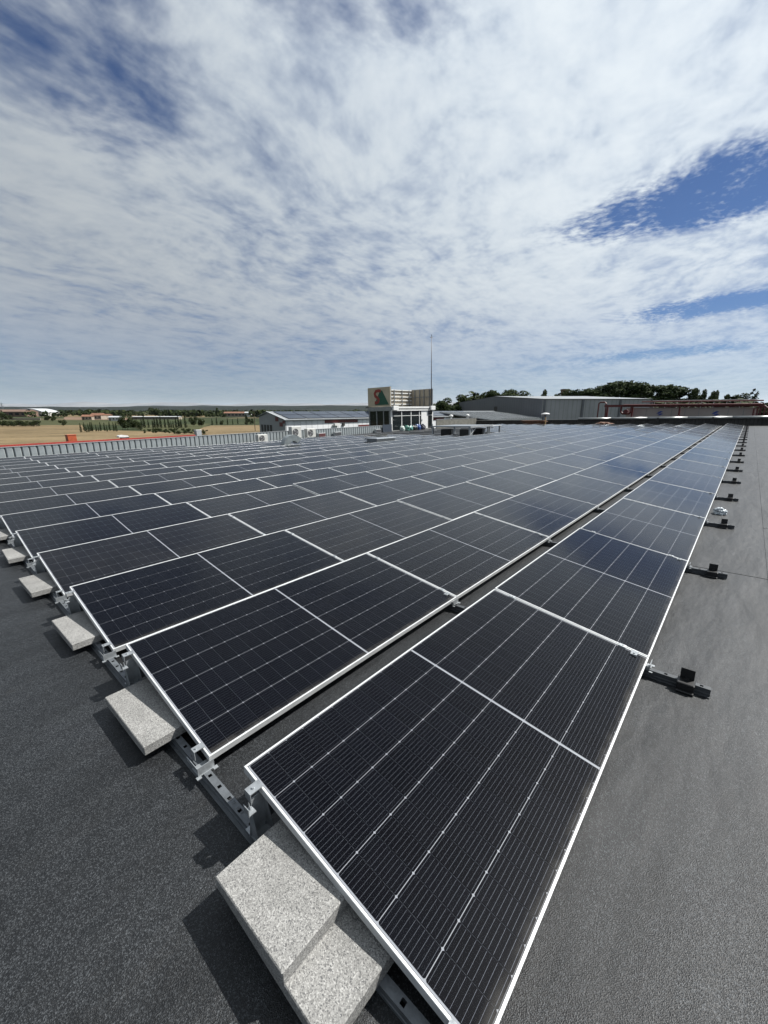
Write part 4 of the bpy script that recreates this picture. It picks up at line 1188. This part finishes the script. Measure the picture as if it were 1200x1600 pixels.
# ---------------------------------------------------------------- dark grey gabled hall on the right
M_WHG = simple('shaded_grey_cladding', (.16, .17, .19), .45, .15, .06, .2, rib=(R(58), .32))  # gable tone darkened: the shade on that face is put into the colour
M_WHL = simple('lit_grey_cladding', (.40, .41, .43), .45, .15, .05, .2, rib=(R(-48.4), .32))  # lighter copy: the long wall's brighter light is put into the colour
C0 = at(848, 624, 95); C1 = at(1020, 624, 95); EZ = C0.z
GA = (at(718, 629, 134.5) - C0); GA.z = 0
wl = (C1 - C0); wl.z = 0
t = thing('grey_gabled_hall', 'large dark grey gabled hall behind the far parapet', 'hall', (0, 0, 0), roof=False)
RZ = EYE.z + 3.60
def P3(v, z): return (v.x, v.y, z)
A, B, C, D = C0, C0 + wl, C0 + wl + GA, C0 + GA; Rm, Rn = C0 + GA * .5, C0 + wl + GA * .5
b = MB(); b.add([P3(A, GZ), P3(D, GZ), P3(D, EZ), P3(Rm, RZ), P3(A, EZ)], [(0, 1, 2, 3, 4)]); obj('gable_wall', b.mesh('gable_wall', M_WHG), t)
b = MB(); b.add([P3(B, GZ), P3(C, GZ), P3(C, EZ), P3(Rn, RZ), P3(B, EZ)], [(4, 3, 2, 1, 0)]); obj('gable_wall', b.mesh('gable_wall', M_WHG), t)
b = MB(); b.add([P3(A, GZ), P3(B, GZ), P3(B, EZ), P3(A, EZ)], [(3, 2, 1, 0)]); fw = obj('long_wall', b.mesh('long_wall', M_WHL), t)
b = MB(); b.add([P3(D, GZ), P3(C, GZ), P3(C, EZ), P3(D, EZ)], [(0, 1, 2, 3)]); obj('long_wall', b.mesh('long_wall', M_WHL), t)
up = Vector((0, 0, .12))
b = MB(); b.add([Vector(P3(A, EZ)) + up - GA.normalized() * .3, Vector(P3(B, EZ)) + up - GA.normalized() * .3, Vector(P3(Rn, RZ)) + up, Vector(P3(Rm, RZ)) + up, Vector(P3(D, EZ)) + up, Vector(P3(C, EZ)) + up], [(0, 1, 2, 3), (3, 2, 5, 4)])
obj('roof', b.mesh('roof', M_HROOF), t)
un_ = wl.normalized(); gn = -GA.normalized()
for f in (.012, .36, .70, .985):
    c = A + wl * f
    b = MB(); q = [c + gn * .05, c + gn * .05 + un_ * .35, c + gn * .30 + un_ * .35, c + gn * .30]
    b.add([P3(v, GZ) for v in q] + [P3(v, EZ - .1) for v in q], [(0, 1, 5, 4), (1, 2, 6, 5), (2, 3, 7, 6), (3, 0, 4, 7), (4, 5, 6, 7)])
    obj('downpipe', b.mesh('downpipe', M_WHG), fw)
gm = A + GA * .45 - un_ * .06
b = MB(); q = [gm, gm + GA.normalized() * 1.6]; b.add([P3(q[0], EZ - 2.6), P3(q[1], EZ - 2.6), P3(q[1], EZ - 1.4), P3(q[0], EZ - 1.4)], [(0, 1, 2, 3), (3, 2, 1, 0)]); obj('wall_vent', b.mesh('wall_vent', M_DKCORR), t)

# ---------------------------------------------------------------- brick tower among the trees
M_BRICK = simple('old_brick', (.26, .17, .10), .85, 0, .2, 1.2)
p = at(883.5, 607, 175)
t = thing('brick_tower', 'square old brick tower top among the trees behind the grey hall', 'tower', (p.x, p.y, GZ - .25), ANG, roof=False)
hh = p.z - GZ
obj('shaft', MB().box(-1.25, 1.25, -1.25, 1.25, 0, hh - .5).mesh('shaft', M_BRICK), t)
obj('cornice', MB().box(-1.45, 1.45, -1.45, 1.45, hh - .5, hh - .15).mesh('cornice', M_BRICK), t)
obj('coping', MB().box(-1.3, 1.3, -1.3, 1.3, hh - .15, hh).mesh('coping', M_BRICK), t)

# ---------------------------------------------------------------- red pipe rack and pale wall beyond the far parapet
M_RPIPE = simple('red_pipe_paint', (.15, .02, .018), .45, 0, .15, 1.0)
M_PALEW = simple('pale_pink_cladding', (.52, .46, .43), .6, 0, .06, .5)
M_BLUE = simple('blue_logo', (.05, .09, .42), .5)
t = thing('pale_wall_building', 'pale clad building wall with blue marks beyond the far parapet', 'building', (60, 0, 0), roof=False)
obj('wall', MB().box(0, 8, -.2, 12.2, GZ, 1.93).mesh('wall', M_PALEW), t)
for i in range(9):
    obj('seam_strip', MB().box(-.025, -.002, .9 + i * 1.3, .96 + i * 1.3, GZ + .1, 1.9).mesh('seam_strip', M_HALLG), t)
for y in (3.3, 8.6):
    lg = MB().prism([(y + .36, 1.32), (y - .02, 1.62), (y - .30, 1.58), (y + .08, 1.30)], -.03, -.004, 'x').prism([(y + .22, 1.14), (y - .10, 1.36), (y - .36, 1.30), (y - .04, 1.10)], -.03, -.004, 'x')
    obj('blue_mark', lg.mesh('blue_mark', M_BLUE), t)
obj('top_flashing', MB().box(-.06, 8, -.25, 12.25, 1.932, 2.0).mesh('top_flashing', M_PALEW), t)
t = thing('red_pipe_rack', 'dark red pipe rack with elbows running above the pale wall', 'pipe rack', (59.2, 0, 0), roof=False)
obj('beam', MB().box(-.1, .1, -.6, 14.6, 2.10, 2.38).mesh('beam', M_RPIPE), t)
obj('pipe', MB().tube([(-.3, -.5, 2.32), (-.3, 12.4, 2.32)], .10, 8).mesh('pipe', M_RPIPE), t)
obj('pipe', MB().tube([(.5, -.5, 2.72), (.5, 10.6, 2.72)], .07, 8).mesh('pipe', M_RPIPE), t)
obj('elbow_pipe', MB().tube([(0, 15.3, -6), (0, 15.3, 2.55), (0, 15.15, 2.7), (0, 14.6, 2.7), (0, 14.45, 2.55), (0, 14.4, 1.2), (0, 14.4, -6)], .09, 8).mesh('elbow_pipe', M_RPIPE), t)
obj('valve_pipe', MB().tube([(-.2, 12.6, 2.2), (-.2, 12.6, 1.5), (-.2, 12.4, 1.3), (-.2, 11.7, 1.3), (-.2, 11.5, 1.5), (-.2, 11.5, 2.2)], .13, 8).mesh('valve_pipe', M_RPIPE), t)
obj('valve', MB().tube([(-.45, 12.05, 1.55), (.05, 12.05, 1.55)], .26, 10).mesh('valve', M_RPIPE), t)
for y in (-.4, 6.6, 11.4, 14.2): obj('post', MB().box(-.09, .09, y - .09, y + .09, GZ, 2.10).mesh('post', M_RPIPE), t)
for k in range(5): obj('manifold_pipe', MB().tube([(-.3 + .1 * k, -1.0 + .28 * k, -6), (-.3 + .1 * k, -1.0 + .28 * k, 1.9), (-.1, -.6, 2.2)], .08, 6).mesh('manifold_pipe', M_RPIPE), t)
t = thing('roof_railing', 'thin grey safety railing above the red pipe rack', 'railing', (60.6, 0, 0), roof=False)
obj('handrail', MB().tube([(0, 0, 2.86), (0, 9.6, 2.86)], .03, 6).mesh('handrail', M_CAP), t)
for i in range(9): obj('post', MB().box(-.025, .025, .2 + i * 1.15, .25 + i * 1.15, 2.0, 2.85).mesh('post', M_CAP), t)
p = at(1199, 647, 44)
t = thing('leafy_shrub', 'bright green shrub at the right edge beyond the far parapet', 'shrub', (p.x + 2, p.y - 1.6, GZ), 0, roof=False)
rn = random.Random(77)
obj('crown', crown_mesh('shrub_crown', [((rn.uniform(-1, 1), rn.uniform(-1, 1), 5.2 + rn.uniform(0, 2.6)), (1.1, 1.1, .9)) for _ in range(9)], 1200, .2, leaf_mat('shrub_leaves', (.05, .08, .02), (.12, .16, .05)), 41), t)
obj('trunk', trunk_mesh(5.5, .15, 4, 8), t)


# ---------------------------------------------------------------- the air over the plain
hz = MB().box(-58000, 58000, -58000, 58000, GZ - 1.5, 900).mesh('haze', None)
hm = bpy.data.materials.new('haze_air'); hm.use_nodes = True
n = hm.node_tree; n.nodes.clear()
pv = nd(n, 'ShaderNodeVolumePrincipled'); pv.inputs['Color'].default_value = (.80, .88, 1, 1); pv.inputs['Density'].default_value = 1.0e-5; pv.inputs['Anisotropy'].default_value = .2
lk(n, pv.outputs[0], nd(n, 'ShaderNodeOutputMaterial').inputs['Volume'])
hz.materials.append(hm)
struct(obj('haze', hz), 'stuff')

for o in ROOF:
    o.matrix_basis = MR @ o.matrix_basis
